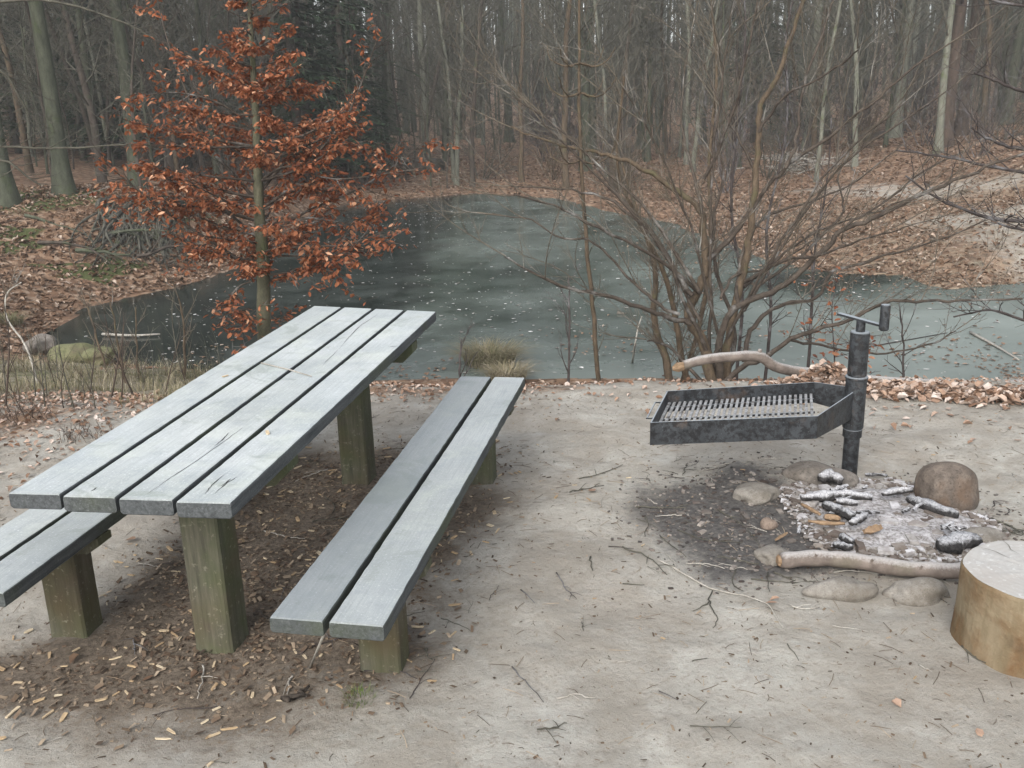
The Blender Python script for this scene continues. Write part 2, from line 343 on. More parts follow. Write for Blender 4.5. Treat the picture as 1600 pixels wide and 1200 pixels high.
M['bark_olive'] = m_simple('olive grey bark', (.045, .045, .028), (.115, .11, .072), 16, c3=(.07, .08, .035), stretch=(1, 1, .35)); M['rootm'] = m_simple('root bark', (.03, .028, .022), (.11, .105, .085), 12, c3=(.05, .06, .03)); M['limb'] = m_simple('dark limb bark', (.026, .02, .016), (.085, .068, .054), 14, c3=(.20, .195, .185), f3=(.56, .7))
def m_stumpside():
    g = N('stump side'); b = g.noise(4, 6, dist=.5); f = g.noise(40, 5); st = g.noise(5, 5, g.map((6, 6, .8)))
    c = g.mix(g.ramp(b, [(.42, 0), (.56, 1)]), (.195, .155, .10), (.115, .066, .03)); c = g.mix(g.ramp(st, [(.45, 0), (.6, .6)]), c, (.12, .095, .055))
    c = g.mix(g.ramp(g.noise(3, 5), [(.5, 0), (.6, .85)]), c, (.06, .042, .025)); c = g.mix(g.ramp(f, [(.64, 0), (.75, .25)]), c, (.33, .27, .18))
    return g.out(c, .85, g.math('ADD', b, f), .5, .01)
M['stumpside'] = m_stumpside()
def m_char(name, lo, hi, topc, body=(.012, .012, .013)):
    g = N(name); n = g.noise(38, 7, rough=.75); cr = g.n('ShaderNodeTexVoronoi', feature='DISTANCE_TO_EDGE'); cr.inputs['Scale'].default_value = 55; g.l(g.co, cr.inputs['Vector'])
    c = g.mix(g.ramp(n, [(.35, 0), (.7, 1)]), body, (.06, .056, .055)); f = g.math('ADD', g.up(), g.math('MULTIPLY', g.math('SUBTRACT', n, .5), 2.2))
    c = g.mix(g.ramp(f, [(lo, 0), (hi, 1)]), c, topc); c = g.mix(g.ramp(cr.outputs[0], [(.0, .7), (.06, 0)]), c, (.03, .028, .027))
    return g.out(c, .9, g.math('ADD', n, g.math('MULTIPLY', cr.outputs[0], 1.2)), .9, .008)
M['charred'] = m_char('charred wood', .35, .95, (.36, .365, .38)); M['ashw'] = m_char('ash coated wood', -.1, .7, (.42, .42, .435), (.03, .028, .027))
def m_stumptop():
    g = N('stump sawn top'); wv = g.n('ShaderNodeTexWave', wave_type='RINGS', rings_direction='Z'); wv.inputs['Scale'].default_value = 14; wv.inputs['Distortion'].default_value = 5; wv.inputs['Detail'].default_value = 4
    g.l(g.co, wv.inputs['Vector']); f = g.noise(50, 5); b = g.noise(5, 5)
    c = g.mix(g.ramp(wv.outputs['Fac'], [(.2, 0), (.8, .2)]), (.34, .335, .32), (.26, .25, .235)); c = g.mix(g.ramp(b, [(.4, 0), (.65, .55)]), c, (.31, .28, .25))
    c = g.mix(g.ramp(f, [(.58, 0), (.72, .5)]), c, (.62, .62, .63)); return g.out(c, .85, f, .4, .005)
M['stumptop'] = m_stumptop()

# ================================================================ THE SETTING
def axis(segs):
    out = []
    for a, b, d in segs: out += list(np.arange(a, b, d))
    return np.array(out+[segs[-1][1]])
def geo(a, b, d0, r):
    o = [a]; d = d0
    while o[-1] < b: o.append(o[-1]+d); d *= r
    return o
xs = np.array(sorted(set([round(-v, 4) for v in geo(4., 150, .04, 1.06)][1:] + list(np.round(np.arange(-4, 4.6, .03), 4)) + [round(v, 4) for v in geo(4.6, 150, .04, 1.06)][1:])))
ys = np.array(sorted(set([round(2-v, 4) for v in geo(0, 30, .05, 1.15)][1:] + list(np.round(np.arange(2, 9.5, .03), 4)) + list(np.round(np.arange(9.5, 24, .12), 4)) + [round(v, 4) for v in geo(24, 190, .15, 1.05)])))
XX, YY = np.meshgrid(xs, ys); ZZ = terr(XX, YY)
PIT = [G(*p) for p in [(1030, 765), (1150, 735), (1330, 752), (1480, 770), (1590, 830), (1500, 878), (1250, 895), (1120, 900), (1060, 850), (1010, 800)]]
ASH = [G(*p) for p in [(1255, 775), (1330, 762), (1400, 765), (1470, 790), (1530, 832), (1500, 862), (1350, 868), (1290, 830)]]
DIRT = [G(*p) for p in [(800, 700), (745, 800), (690, 900), (665, 1040), (600, 1095), (420, 1110), (200, 1120), (0, 1110), (-120, 1080), (0, 1020), (160, 1000), (185, 920), (270, 845), (330, 790), (430, 725), (560, 700)]]
PATH = [G(x, y, z) for x, y, z in [(1750, 262, .1), (1600, 276, -.15), (1480, 292, -.4), (1290, 288, -.6), (1200, 298, -.75), (1330, 312, -.62), (1450, 312, -.5), (1560, 300, -.35), (1750, 290, -.2)]]
PATH2 = [G(x, y, z) for x, y, z in [(1800, 315, -.4), (1560, 338, -.6), (1430, 336, -.65), (1400, 350, -.72), (1480, 372, -.75), (1500, 405, -.8), (1620, 425, -.8), (1800, 400, -.7)]]
sdp = sdist(XX, YY, PIT); ads = sdist(XX, YY, ASH); dds = sdist(XX, YY, DIRT); pds = sdist(XX, YY, PATH); shd = sdist(XX, YY, POND)
# ash and char heap a little
ZZ = ZZ + .035*sstep(.12, -.15, ads)*(.6+.8*fbm(XX*14, YY*14, 31)) + .02*sstep(.1, -.2, sdp)*(fbm(XX*22, YY*22, 33)-.4)
ZZ = ZZ + .02*sstep(.1, -.2, dds)*(fbm(XX*16, YY*16, 41)-.5)
mb = MB(); nx, ny = len(xs), len(ys)
ii = (np.arange(ny-1)[:, None]*nx+np.arange(nx-1)[None, :]); q = np.stack([ii, ii+1, ii+nx+1, ii+nx], -1).reshape(-1, 4)
mb.add(np.stack([XX, YY, ZZ], -1).reshape(-1, 3), q)
ground = mb.build('ground', M['ground'], smooth=True); tag(ground, kind='structure')
def setattr_(name, v):
    a = ground.data.attributes.new(name, 'FLOAT', 'POINT'); a.data.foreach_set('value', np.clip(v, 0, 1).astype(np.float32).ravel())
plat = 1-sstep(5.7, 6.6, YY + .12*XX*(XX < 0))
leafm = sstep(6.3, 7.4, YY)*.95
leafm = np.maximum(leafm, .55*np.exp(-((YY-5.95-.0*XX)/.22)**2)*(XX < .5)); leafm = np.maximum(leafm, .6*sstep(-1.9, -3.2, XX)*sstep(4.4, 5.6, YY))
pds2 = np.minimum(pds, sdist(XX, YY, PATH2))+(fbm(XX*1.5, YY*1.5, 61)-.5)*1.6; leafm *= 1-.5*sstep(.9, -.8, pds2)
rightbank = sstep(2, 6, XX)*sstep(10, 12, YY)*(1-sstep(21, 26, YY))
leafm = leafm*(1-.1*rightbank)
lb = sstep(-1.2, -2.4, XX)*sstep(5.7, 6.3, YY)*(1-sstep(9.5, 11, YY))
leafm *= 1-.7*lb
setattr_('leaf', leafm); setattr_('dirt', .85*sstep(.5, -.35, dds+.5*(fbm(XX*2.5, YY*2.5, 103)-.5))); setattr_('char', (.55+.5*sstep(1.55, 1.15, XX))*sstep(.45, -.35, sdp)*np.clip(.35+1.3*fbm(XX*3.5, YY*3.5, 101), 0, 1.2)); setattr_('ash', sstep(.12, -.12, ads))
setattr_('grass', lb*.7+.45*rightbank)
mz = sstep(-.05, .22, ZZ)*sstep(-2.5, -4, XX)*sstep(14, 15.5, YY)*(1-sstep(19, 21, YY))
setattr_('moss', .95*mz*(fbm(XX*.9, YY*.9, 51) > .36)+.8*sstep(-2.5, -4, XX)*sstep(12.5, 13.5, YY)*(1-sstep(19, 21, YY))*(fbm(XX*1.1, YY*1.1, 57) > .62) + .5*lb*(fbm(XX*1.3, YY*1.3, 52) > .55))
# pond ice sheet
xi = np.linspace(-14, 24, 200); yi = np.linspace(6.8, 36, 160); XI, YI = np.meshgrid(xi, yi)
mb = MB(); nx, ny = len(xi), len(yi); ii = (np.arange(ny-1)[:, None]*nx+np.arange(nx-1)[None, :])
mb.add(np.stack([XI, YI, np.full(XI.shape, ZW)], -1).reshape(-1, 3), np.stack([ii, ii+1, ii+nx+1, ii+nx], -1).reshape(-1, 4))
ice = mb.build('pond_ice', M['ice'], smooth=True); tag(ice, kind='structure')
fr = .2 + sstep(.5, 5.0, XI)*(1-sstep(13, 18, YI))*(.25+.75*fbm(XI*.7, YI*.7, 95))*.9 + sstep(11.8, 9.4, YI)*.35 - .6*sstep(-.8, -3.0, XI) - .75*np.exp(-((XI-5.2)/1.8)**2-((YI-14.2)/1.6)**2) + .35*(fbm(XI*1.6, YI*1.6, 97)-.5)  # negative left term marks where the dark forest reflection is painted in
a = ice.data.attributes.new('frost', 'FLOAT', 'POINT'); a.data.foreach_set('value', np.clip(fr, 0, 1).astype(np.float32).ravel())

# ================================================================ TABLE AND BENCHES
ZT, ZB, TH = .765, .442, .05
def slab(mbx, q, z, th, seg=64, bev=.006, wob=.0011, var=0., seed=0, crack=None):
    """board between four top corners q = near-left, near-right, far-left, far-right (xy); origin-aligned grain along +Y of own object"""
    nl, nr, fl, fr_ = [np.array(p[:2]) for p in q]; prof = [(0, -th+bev), (0, -bev), (bev*.35, -bev*.3), (bev, 0)] ; r = random.Random(seed)
    U = 9; rows = []
    for i in range(seg+1):
        t = i/seg; a = nl+(fl-nl)*t; b = nr+(fr_-nr)*t; wd = np.linalg.norm(b-a); e = (b-a)/wd
        oa = (r.random()-.5)*wob*2; ob = (r.random()-.5)*wob*2
        us = [0, 0, bev*.35, bev]+[bev+(wd-2*bev)*k/U for k in range(1, U)]+[wd-bev, wd-bev*.35, wd, wd]
        zs = [-th+bev, -bev, -bev*.3, 0]+[0]*(U-1)+[0, -bev*.3, -bev, -th+bev]
        us += [wd-bev, bev]; zs += [-th, -th]
        row = []
        for k, (u, dz) in enumerate(zip(us, zs)):
            sh = oa if k < 4 or k == len(us)-1 else (ob if k >= 3+U else oa+(ob-oa)*(u/wd))
            p = a+e*(u+sh); row.append([p[0], p[1], z+dz])
        rows.append(row)
    V = np.array(rows); n = V.shape[1]
    # rounded ends
    d = (fl-nl); d = d/np.linalg.norm(d)
    for idx, sgn in ((0, 1), (seg, -1)):
        top = V[idx].copy()
        cz = z-th/2
        V[idx] = top
    ext = []
    for idx, sgn in ((0, -1), (seg, 1)):
        e1 = V[idx].copy(); e1[:, :2] += d*sgn*bev*.6; c0 = V[idx].mean(0); e1[:, 2] = cz+(e1[:, 2]-cz)*(1-.6*bev/(th/2)); ext.append(e1)
    V = np.concatenate([ext[0][None], V, ext[1][None]]); m_ = V.shape[0]
    i = np.arange(m_-1)[:, None]*n; j = np.arange(n)[None, :]; j2 = (j+1) % n
    f = np.stack([i+j, i+j2, i+n+j2, i+n+j], -1).reshape(-1, 4)
    base = V.reshape(-1, 3); off = mbx.n
    mbx.add(base, f, None, var)
    # end caps as fans
    for row, flip in ((0, 1), (m_-1, 0)):
        ring = V[row]; c = ring.mean(0); tri = [[k, (k+1) % n, n] if not flip else [(k+1) % n, k, n] for k in range(n)]
        mbx.add(np.r_[ring, [c]], None, tri, var)
def lerp(a, b, t): return np.array(a)+(np.array(b)-np.array(a))*t
def boards(root, ang, org, name, nl, nr, fl, fr_, z, n, gap, seed, stag=None, labels=None, bend=.0):
    """split a top quad into n boards"""
    ca, sa = math.cos(-ang), math.sin(-ang)
    def loc(p): q = np.array(p[:2])-org[:2]; return np.array([ca*q[0]-sa*q[1], sa*q[0]+ca*q[1]])
    wn = np.linalg.norm(np.array(nr[:2])-np.array(nl[:2])); g = gap/wn; bw = (1-g*(n-1))/n
    for k in range(n):
        t0 = k*(bw+g); t1 = t0+bw; s = (stag or [0]*n)[k]
        a, b = lerp(nl, nr, t0), lerp(nl, nr, t1); c, d = lerp(fl, fr_, t0), lerp(fl, fr_, t1)
        dd = (c-a)/np.linalg.norm(c-a); a = a+dd*s; b = b+dd*s
        B = MB(); slab(B, [loc(a), loc(b), loc(c), loc(d)], z, TH, seed=seed+k, var=0 if not labels else labels[k])
        B.build(name, M['board'], root, smooth=False)
def post(root, cx, cy, sx, sy, h, ang=0):
    B = MB(); b = .008; ring = [(-sx+b, -sy), (sx-b, -sy), (sx, -sy+b), (sx, sy-b), (sx-b, sy), (-sx+b, sy), (-sx, sy-b), (-sx, -sy+b)]
    V = []; zs = [-.15, .0, .03]+list(np.linspace(.08, h, 9))
    for z in zs:
        j = 1+.012*(rnd.random()-.5)+(.03 if z < .02 else 0); V += [[cx+x*j, cy+y*j, z] for x, y in ring]
    f = [[i*8+j, i*8+(j+1) % 8, (i+1)*8+(j+1) % 8, (i+1)*8+j] for i in range(len(zs)-1) for j in range(8)]
    B.add(V, f); B.add(V[-8:], [[0, 1, 2, 3], [0, 3, 4, 7], [7, 4, 5, 6]])
    B.build('post', M['post'], root)
def batten(root, cx, cy, halfw, hd, z1, h):
    B = MB(); c = .05
    prof = [(-halfw, z1), (halfw, z1), (halfw, z1-h*.45), (halfw-c, z1-h), (-halfw+c, z1-h), (-halfw, z1-h*.45)]
    V = [[cx+x, cy-hd, z] for x, z in prof]+[[cx+x, cy+hd, z] for x, z in prof]; n = 6
    B.add(V, [[i, (i+1) % n, n+(i+1) % n, n+i][::-1] for i in range(n)]+[[0, 1, 2, 5], [2, 3, 4, 5], [6+5, 6+2, 6+1, 6], [6+5, 6+4, 6+3, 6+2]])
    B.build('cross_beam', M['post'], root)
ANG = -.1766
ORG = np.array([-1.4585, 2.5617, 0])
# table: corners traced on the plane of its top
T = [G(14, 769, ZT), G(368, 778, ZT), G(490, 478, ZT), G(681, 487, ZT)]
Zr = Matrix.Rotation(ANG, 4, 'Z')
def un(u, n): return ORG[:2]+np.array([math.cos(ANG)*u-math.sin(ANG)*n, math.sin(ANG)*u+math.cos(ANG)*n])
table = thing('picnic_table', (ORG[0], ORG[1], 0), 'long grey plank picnic table with frosted top on two square green posts', 'table'); table.rotation_euler = (0, 0, ANG)
boards(table, ANG, ORG, 'tabletop_plank', *T, ZT, 4, .017, 11, [0.0, -.012, -.02, -.03], [.1, 0, .05, .0])
post(table, .345, .46, .068, .068, ZT-TH-.09); post(table, .345, 1.96, .068, .068, ZT-TH-.09)
for yy in (.46, 1.96): batten(table, .345, yy, .325, .045, ZT-TH-.001, .09)
def bench(q, lab, varr, posts, org):
    b = thing('bench', (org[0], org[1], 0), lab, 'bench', 'plank benches beside the picnic table'); b.rotation_euler = (0, 0, ANG)
    boards(b, ANG, org, 'seat_plank', *q, ZB, 2, .018, 31, [0, -.0], varr)
    for (u, n) in posts:
        post(b, u, n, .07, .056, ZB-TH-.06); batten(b, u, n, .168, .04, ZB-TH-.001, .06)
    return b
B0 = [G(422, 963, ZB), G(600, 977, ZB), G(719, 588, ZB), G(820, 590, ZB)]
ro = np.append(un(.7903, -.0598), 0)
bench(B0, 'frosted two-plank bench on the near right side of the picnic table', [1.0, .5], [(.164, .46), (.164, 2.07)], ro)
# left bench, same size, on the other side of the table
e1 = np.array([math.cos(ANG), math.sin(ANG)]); e2 = np.array([-e1[1], e1[0]])
lo = un(-.0577-.3289, -.03)
LB = [lo, lo+e1*.3289, lo+e2*2.41, lo+e1*.3289+e2*2.41]
bench(LB, 'bench half hidden behind the left side of the picnic table', [.1, .5], [(.164, .50), (.164, 2.07)], np.append(lo, 0))
# cracks and chips lying on the top
def strip(P, wd, z, mat, name, lab, cat, th=.004):
    B = MB(); B.tube([[p[0], p[1], z] for p in P], wd, 5, True, .5); o = B.build(name, mat, smooth=True); tag(o, lab, cat); return o

# ================================================================ CRACKS (parts of the table)
def crack(px, root, org, z, wid):
    P = [G(x, y, z)[:2]-org[:2] for x, y in px]; ca, sa = math.cos(-ANG), math.sin(-ANG)
    P = np.array([[ca*p[0]-sa*p[1], sa*p[0]+ca*p[1], z+.0012] for p in P]); P = bez(P, 5); n = len(P)
    wv = .5*wid*(np.sin(np.linspace(0, math.pi, n))*.8+.2)*(.5+rng.random(n))
    T_ = np.gradient(P, axis=0); Nn = np.stack([-T_[:, 1], T_[:, 0], 0*T_[:, 0]], -1); Nn /= np.linalg.norm(Nn, axis=1)[:, None]
    P = P + Nn*(rng.random((n, 1))-.5)*.003
    return np.r_[P+Nn*wv[:, None], P-Nn*wv[:, None]], [[i, i+1, n+i+1, n+i] for i in range(n-1)]
mdark = m_simple('crack dark', (.02, .02, .018), (.05, .05, .045), 20)
CB = MB()
for px, wd in [([(230, 772), (262, 750), (300, 725), (350, 690), (380, 668)], .0022), ([(320, 772), (332, 758), (350, 742)], .003), ([(336, 772), (352, 757), (372, 745)], .0025), ([(335, 697), (347, 688), (358, 676)], .004),
               ([(283, 773), (292, 764)], .003), ([(142, 768), (152, 762)], .003), ([(530, 545), (560, 512), (590, 492)], .0025), ([(505, 570), (530, 545)], .002), ([(345, 760), (362, 748)], .003), ([(606, 542), (622, 541)], .004)]:
    v, f = crack(px, table, ORG, ZT, wd); CB.add(v, f)
CB.build('surface_cracks', mdark, table)

# ================================================================ GRILL
GX, GY = 1.6386, 4.3393
gr = thing('pedestal_grill', (GX, GY, 0), 'black steel swivel grill on a post beside the fire pit', 'grill')
def cyl(name, c, r, z0, z1, k=24, mat=None, parent=gr, bev=.004, org=(GX, GY)):
    B = MB(); x, y = c[0]-org[0], c[1]-org[1]
    B.tube([[x, y, z0], [x, y, z0+bev], [x, y, z1-bev], [x, y, z1]], [r-bev, r, r, r-bev], k, True); return B.build(name, mat or M['metal'], parent, smooth=False)
def zpost(y): # height of a pixel row on the post axis
    a = D(1335, y, GY); return a[2]
cyl('post', (GX, GY), .037, -.2, zpost(668)); cyl('collar', (GX, GY), .045, zpost(682), zpost(668)-.001); cyl('sleeve', (GX, GY), .049, zpost(668), zpost(590)); cyl('sleeve_ring', (GX, GY), .053, zpost(592), zpost(587))
cyl('upper_tube', (GX, GY), .044, zpost(587), zpost(518)); cyl('screw_stem', (GX, GY), .021, zpost(518)-.01, zpost(500))
RZ = .43; WH = .105
def gl(x, y, z): p = G(x, y, z); return np.array([p[0]-GX, p[1]-GY, z])
NL, NR, FL, FR = gl(1016, 660, RZ), gl(1277, 650, RZ), gl(1041, 611, RZ), gl(1273, 597, RZ)
PN = np.array([-.03, -.045, RZ]); PF = np.array([-.02, .045, RZ])
def wall(name, pts, z1, z0, t, mat=M['metal']):
    B = MB(); P = np.array(pts)[:, :2]; n = len(P); Tn = np.gradient(P, axis=0) if n > 2 else np.array([P[1]-P[0]]*2)
    if n > 2:
        Tn[0] = P[1]-P[0]; Tn[-1] = P[-1]-P[-2]
    Nn = np.stack([-Tn[:, 1], Tn[:, 0]], -1); Nn /= np.linalg.norm(Nn, axis=1)[:, None]
    a = P+Nn*t/2; b = P-Nn*t/2; z1 = np.broadcast_to(z1, (n,)); z0 = np.broadcast_to(z0, (n,))
    V = [[*a[i], z1[i]] for i in range(n)]+[[*b[i], z1[i]] for i in range(n)]+[[*b[i], z0[i]] for i in range(n)]+[[*a[i], z0[i]] for i in range(n)]
    F = []
    for i in range(n-1):
        for r_ in range(4): p, q_ = r_*n, ((r_+1) % 4)*n; F.append([p+i, p+i+1, q_+i+1, q_+i])
    F += [[0, n, 2*n, 3*n], [n-1, 4*n-1, 3*n-1, 2*n-1]]
    B.add(V, F); return B.build(name, mat, gr)
z0 = RZ-WH
wall('tray_front', [NL, NR, PN], RZ, [z0, z0, z0-.03], .006)
wall('tray_back', [FL, FR, PF], RZ, [z0, z0, z0-.02], .006)
wall('tray_side', [FL+[.004, -.004, 0], NL+[.004, .004, 0]], RZ-.001, z0, .006)
# grate
B = MB(); zg = RZ-.055; nb = 28
for k in range(nb):
    t = (k+.7)/(nb+.3); a = lerp(NL, NR, t); b = lerp(FL, FR, t); 
    if k > nb-3: pass
    d = (b-a); a2 = a+d*.02; b2 = b-d*.02
    for (p, q_) in ((a2, b2),):
        d2 = (q_-p)[:2]; d2 /= np.linalg.norm(d2); nn = np.array([-d2[1], d2[0], 0])*.0062
        V = []
        for pt in (p, q_):
            for s_, dz in ((1, 0), (-1, 0), (-1, -.008), (1, -.008)): V.append([pt[0]+nn[0]*s_, pt[1]+nn[1]*s_, zg+dz])
        B.add(V, [[0, 4, 5, 1], [1, 5, 6, 2], [2, 6, 7, 3], [3, 7, 4, 0], [0, 1, 2, 3], [4, 7, 6, 5]])
B2 = B; B = MB()
for t in (.12, .5, .88):
    a = lerp(NL, FL, t); b = lerp(NR, FR, t); a[2] = b[2] = zg-.014; B.tube([a+[.004, 0, 0], b-[.002, 0, 0]], .006, 6, True)
B.build('grate_rods', M['metal'], gr); B = B2
mgrate = m_simple('frosted grate bars', (.14, .14, .14), (.36, .37, .38), 60, c3=(.08, .072, .068), f3=(.5, .65), bump=.4)
B.build('grate', mgrate, gr)
B = MB(); h0, h1 = lerp(NL, FL, .25), lerp(NL, FL, .75)
P = [h0, h0+[-.035, .0, -.0], h1+[-.035, 0, 0], h1]; B.tube([np.array(p)+[0, 0, -.02] for p in P], .004, 6, True); B.build('tray_handle', M['metal'], gr, smooth=True)
# crank
zc = zpost(499); c0 = D(1321, 488, GY); c1 = D(1369, 505, GY); c0 = np.array([c0[0]-GX-.005, .075, zc+.012]); c1 = np.array([c1[0]-GX-.008, -.085, zc-.012])
B = MB(); d = (c1-c0); L_ = np.linalg.norm(d); d /= L_; nn = np.cross(d, [0, 0, 1]); nn /= np.linalg.norm(nn); uu = np.cross(nn, d)
B.box((c0+c1)/2, (L_/2, .014, .005), np.stack([d, nn, uu], 1)); cr = B.build('crank_bar', M['metal'], gr)
B = MB(); c1b = c1+d*.012; B.tube([c1b+[0, 0, -.02], c1b+[0, 0, -.015], c1b+[0, 0, .095], c1b+[0, 0, .1]], [.018, .022, .022, .019], 16, True); B.build('crank_handle', M['metal'], gr)

# ================================================================ STUMP, STONES, FIREWOOD
sc = G(1624, 896, .26); SR = .232
st = thing('log_stump', (sc[0], sc[1], 0), 'short sawn log stump with pale top at the edge of the fire pit', 'stump')
B = MB(); K = 64; a = np.arange(K)*2*math.pi/K
prof = 1+.025*np.sin(2*a+1)+.012*np.sin(5*a)+.008*np.sin(11*a+2)
zs = [-.08, 0, .02, .06, .11, .16, .21, .255, .268, .27]; rr = [1.03, 1.03, 1.025, 1.01, 1, 1, .995, .99, .985, .97]
V = [[SR*r_*prof[i]*math.cos(a[i])*(1+.006*math.sin(9*a[i]+z*30)), SR*r_*prof[i]*math.sin(a[i]), z] for z, r_ in zip(zs, rr) for i in range(K)]
B.add(V, [[i*K+j, i*K+(j+1) % K, (i+1)*K+(j+1) % K, (i+1)*K+j] for i in range(len(zs)-1) for j in range(K)]); B.build('stump_side', M['stumpside'], st, smooth=True)
B = MB(); V = [[SR*.97*t*prof[i]*math.cos(a[i]), SR*.97*t*prof[i]*math.sin(a[i]), .2702+.004*(rnd.random()-.5)*(t < .99)] for t in (1, .8, .6, .4, .2) for i in range(K)]+[[0, 0, .27]]
B.add(V, [[i*K+j, i*K+(j+1) % K, (i+1)*K+(j+1) % K, (i+1)*K+j] for i in range(4) for j in range(K)], [[4*K+j, 4*K+(j+1) % K, 5*K] for j in range(K)]); B.build('sawn_top', M['stumptop'], st, smooth=True)
B = MB()
for k in range(3):
    a0 = rnd.random()*6.28; r0_, r1_ = rnd.uniform(0, .12), rnd.uniform(.16, .225); P = bez([[(r0_+(r1_-r0_)*t)*math.cos(a0+rnd.uniform(-.06, .06)), (r0_+(r1_-r0_)*t)*math.sin(a0+rnd.uniform(-.06, .06)), .2635] for t in (0, .3, .6, 1)], 3); nn = len(P); wv = .0012*np.sin(np.linspace(.1, 3.04, nn)); P[:, 2] = .2745; Nn = np.array([-math.sin(a0), math.cos(a0), 0]); B.add(np.r_[P+Nn*wv[:, None], P-Nn*wv[:, None]], [[i, i+1, nn+i+1, nn+i] for i in range(nn-1)])
B.build('drying_cracks', m_simple('crack shade', (.05, .04, .03), (.09, .07, .05), 20), st)

def rock(name, c, h, rot, mat, seed, lab, cat='stone', group=None, flat=.35, bumpy=.14, sub=4):
    import bmesh
    bm = bmesh.new(); bmesh.ops.create_icosphere(bm, subdivisions=sub, radius=1); r = np.random.default_rng(seed)
    P = np.array([v.co[:] for v in bm.verts]); F = np.array([[v.index for v in f.verts] for f in bm.faces]); bm.free()
    dv = np.zeros(len(P))
    for k in range(14):
        d = r.normal(size=3); d /= np.linalg.norm(d); dv += bumpy*(.5 if k > 5 else 1)*np.sin(P@d*(1.5+k*.5)+r.random()*6)*.35
    for k in range(5):
        d = r.normal(size=3); d /= np.linalg.norm(d); cut = .78+.15*r.random(); t = P@d; dv += np.where(t > cut, -(t-cut)*.8, 0)
    P = P*(1+dv)[:, None]; P = P*np.array(h); ca, sa = math.cos(rot), math.sin(rot)
    P = np.stack([ca*P[:, 0]-sa*P[:, 1], sa*P[:, 0]+ca*P[:, 1], P[:, 2]], -1)
    B = MB(); B.add(P, None, F); o = B.build(name, mat, smooth=True); o.location = c; tag(o, lab, cat, group); return o
def rockpx(xl, xr, yb, hz, dep, rot, mat, seed, lab, sink=.35, **k):
    c = G((xl+xr)/2, yb, 0); s = (xr-xl)/2/FP*np.linalg.norm(c-[0, 0, CH]); c = c + np.array([0, dep*.7, 0]); 
    return rock('stone', (c[0], c[1], tz(c[0], c[1])+hz*(1-sink*2)), (s, dep, hz), rot, mat, seed, lab, **k)
rockpx(1444, 1536, 800, .13, .12, .0, M['stone_dark'], 3, 'rounded dark boulder standing behind the ash heap', sink=.15, bumpy=.06)
rockpx(1266, 1372, 936, .05, .06, .05, M['stone_pale'], 5, 'long flat pale stone in front of the fire log', sink=.42)
rockpx(1394, 1484, 940, .065, .065, -.1, M['stone_pale'], 9, 'rounded pale stone beside the stump and below the fire log', sink=.4)
rockpx(1228, 1332, 757, .07, .10, -.25, M['stone'], 12, 'low brown stone at the foot of the grill post', sink=.4)
rockpx(1152, 1222, 788, .045, .09, .2, M['stone_pale'], 15, 'pale flat stone under the grill tray at the pit edge', sink=.25)
rockpx(1190, 1216, 826, .03, .03, .2, M['stone_rust'], 18, 'small light brown stone left of the burnt sticks', sink=.25, sub=3)
rockpx(1186, 1240, 880, .035, .07, .5, M['stone_pale'], 21, 'small grey stone under the left end of the fire log', sink=.3)
rockpx(1512, 1576, 850, .035, .08, 0, M['stone_pale'], 24, 'half buried stone behind the stump at the right of the ash', sink=.4)
def stick(px, r, mat, lab, name='charred_stick', cat='burnt wood', z=.03, k=9, group=None, dz=None, taper=.45, jit=.28, flat=1.):
    P = [G(x, y, z+(dz[i] if dz else 0)) for i, (x, y) in enumerate(px)]; c = P[0].copy(); c[2] = 0
    P = bez(np.array(P)-c, 4) if len(P) > 2 else np.array([lerp(P[0], P[1], t) for t in np.linspace(0, 1, 7)])-c
    n = len(P); R = r*(taper+(1-taper)*np.sin(np.linspace(.3, math.pi-.3, n))); B = MB(); B.tube(P, R, k, True, rnd.random(), jit)
    o = B.build(name, mat, smooth=k > 7); o.location = c; return tag(o, lab, cat, group)
def Zp(px, s, ox, oy): return [(x/s+ox, y/s+oy) for x, y in px]
Q = lambda px: Zp(px, 3, 1100, 680)
def inpoly_early(poly, n):
    P = np.array(poly)[:, :2]; lo, hi = P.min(0), P.max(0); out = []
    while len(out) < n:
        q = lo+(hi-lo)*rng.random((n*2, 2)); q = q[sdist(q[:, 0], q[:, 1], poly) < -.03]; out += list(q)
    return out[:n]
stick(Q([(455, 292), (560, 285), (660, 280), (790, 292)]), .026, M['ashw'], 'long white ash coated log across the back of the embers', z=.05, taper=.3)
stick(Q([(560, 325), (630, 350), (700, 385)]), .026, M['charred'], 'short charred log in the middle of the embers', z=.06)
stick(Q([(840, 275), (900, 260), (975, 255)]), .016, M['ashw'], 'thin ashy stick at the back of the embers near the boulder', z=.07)
stick(Q([(955, 298), (1060, 335), (1190, 375)]), .027, M['charred'], 'charred log in front of the dark boulder', z=.05)
stick(Q([(1100, 520), (1180, 505), (1285, 488)]), .038, M['charred'], 'thick charred log end behind the stump', z=.05)
stick(Q([(605, 510), (650, 520), (700, 525)]), .016, M['charred'], 'small charred stick above the long fire log', z=.04)
stick(Q([(640, 470), (665, 485), (700, 500)]), .018, M['charred'], 'stubby burnt piece over the small charred stick', z=.045)
stick(Q([(688, 412), (720, 395), (760, 370)]), .018, M['ashw'], 'short white burnt branch between the embers', z=.07)
stick(Q([(488, 402), (570, 412), (660, 414)]), .009, M['rawwood'], 'orange split stick lying left of the ash', z=.05, name='split_stick', cat='stick')
stick(Q([(455, 322), (500, 345), (545, 372)]), .009, M['rawwood'], 'short brown split stick left of the charred log', z=.05, name='split_stick', cat='stick')
stick(Q([(752, 452), (790, 443), (828, 432)]), .02, M['rawwood'], 'raw wood block lying on the pale ash', z=.06, name='wood_block', cat='wood', k=4)
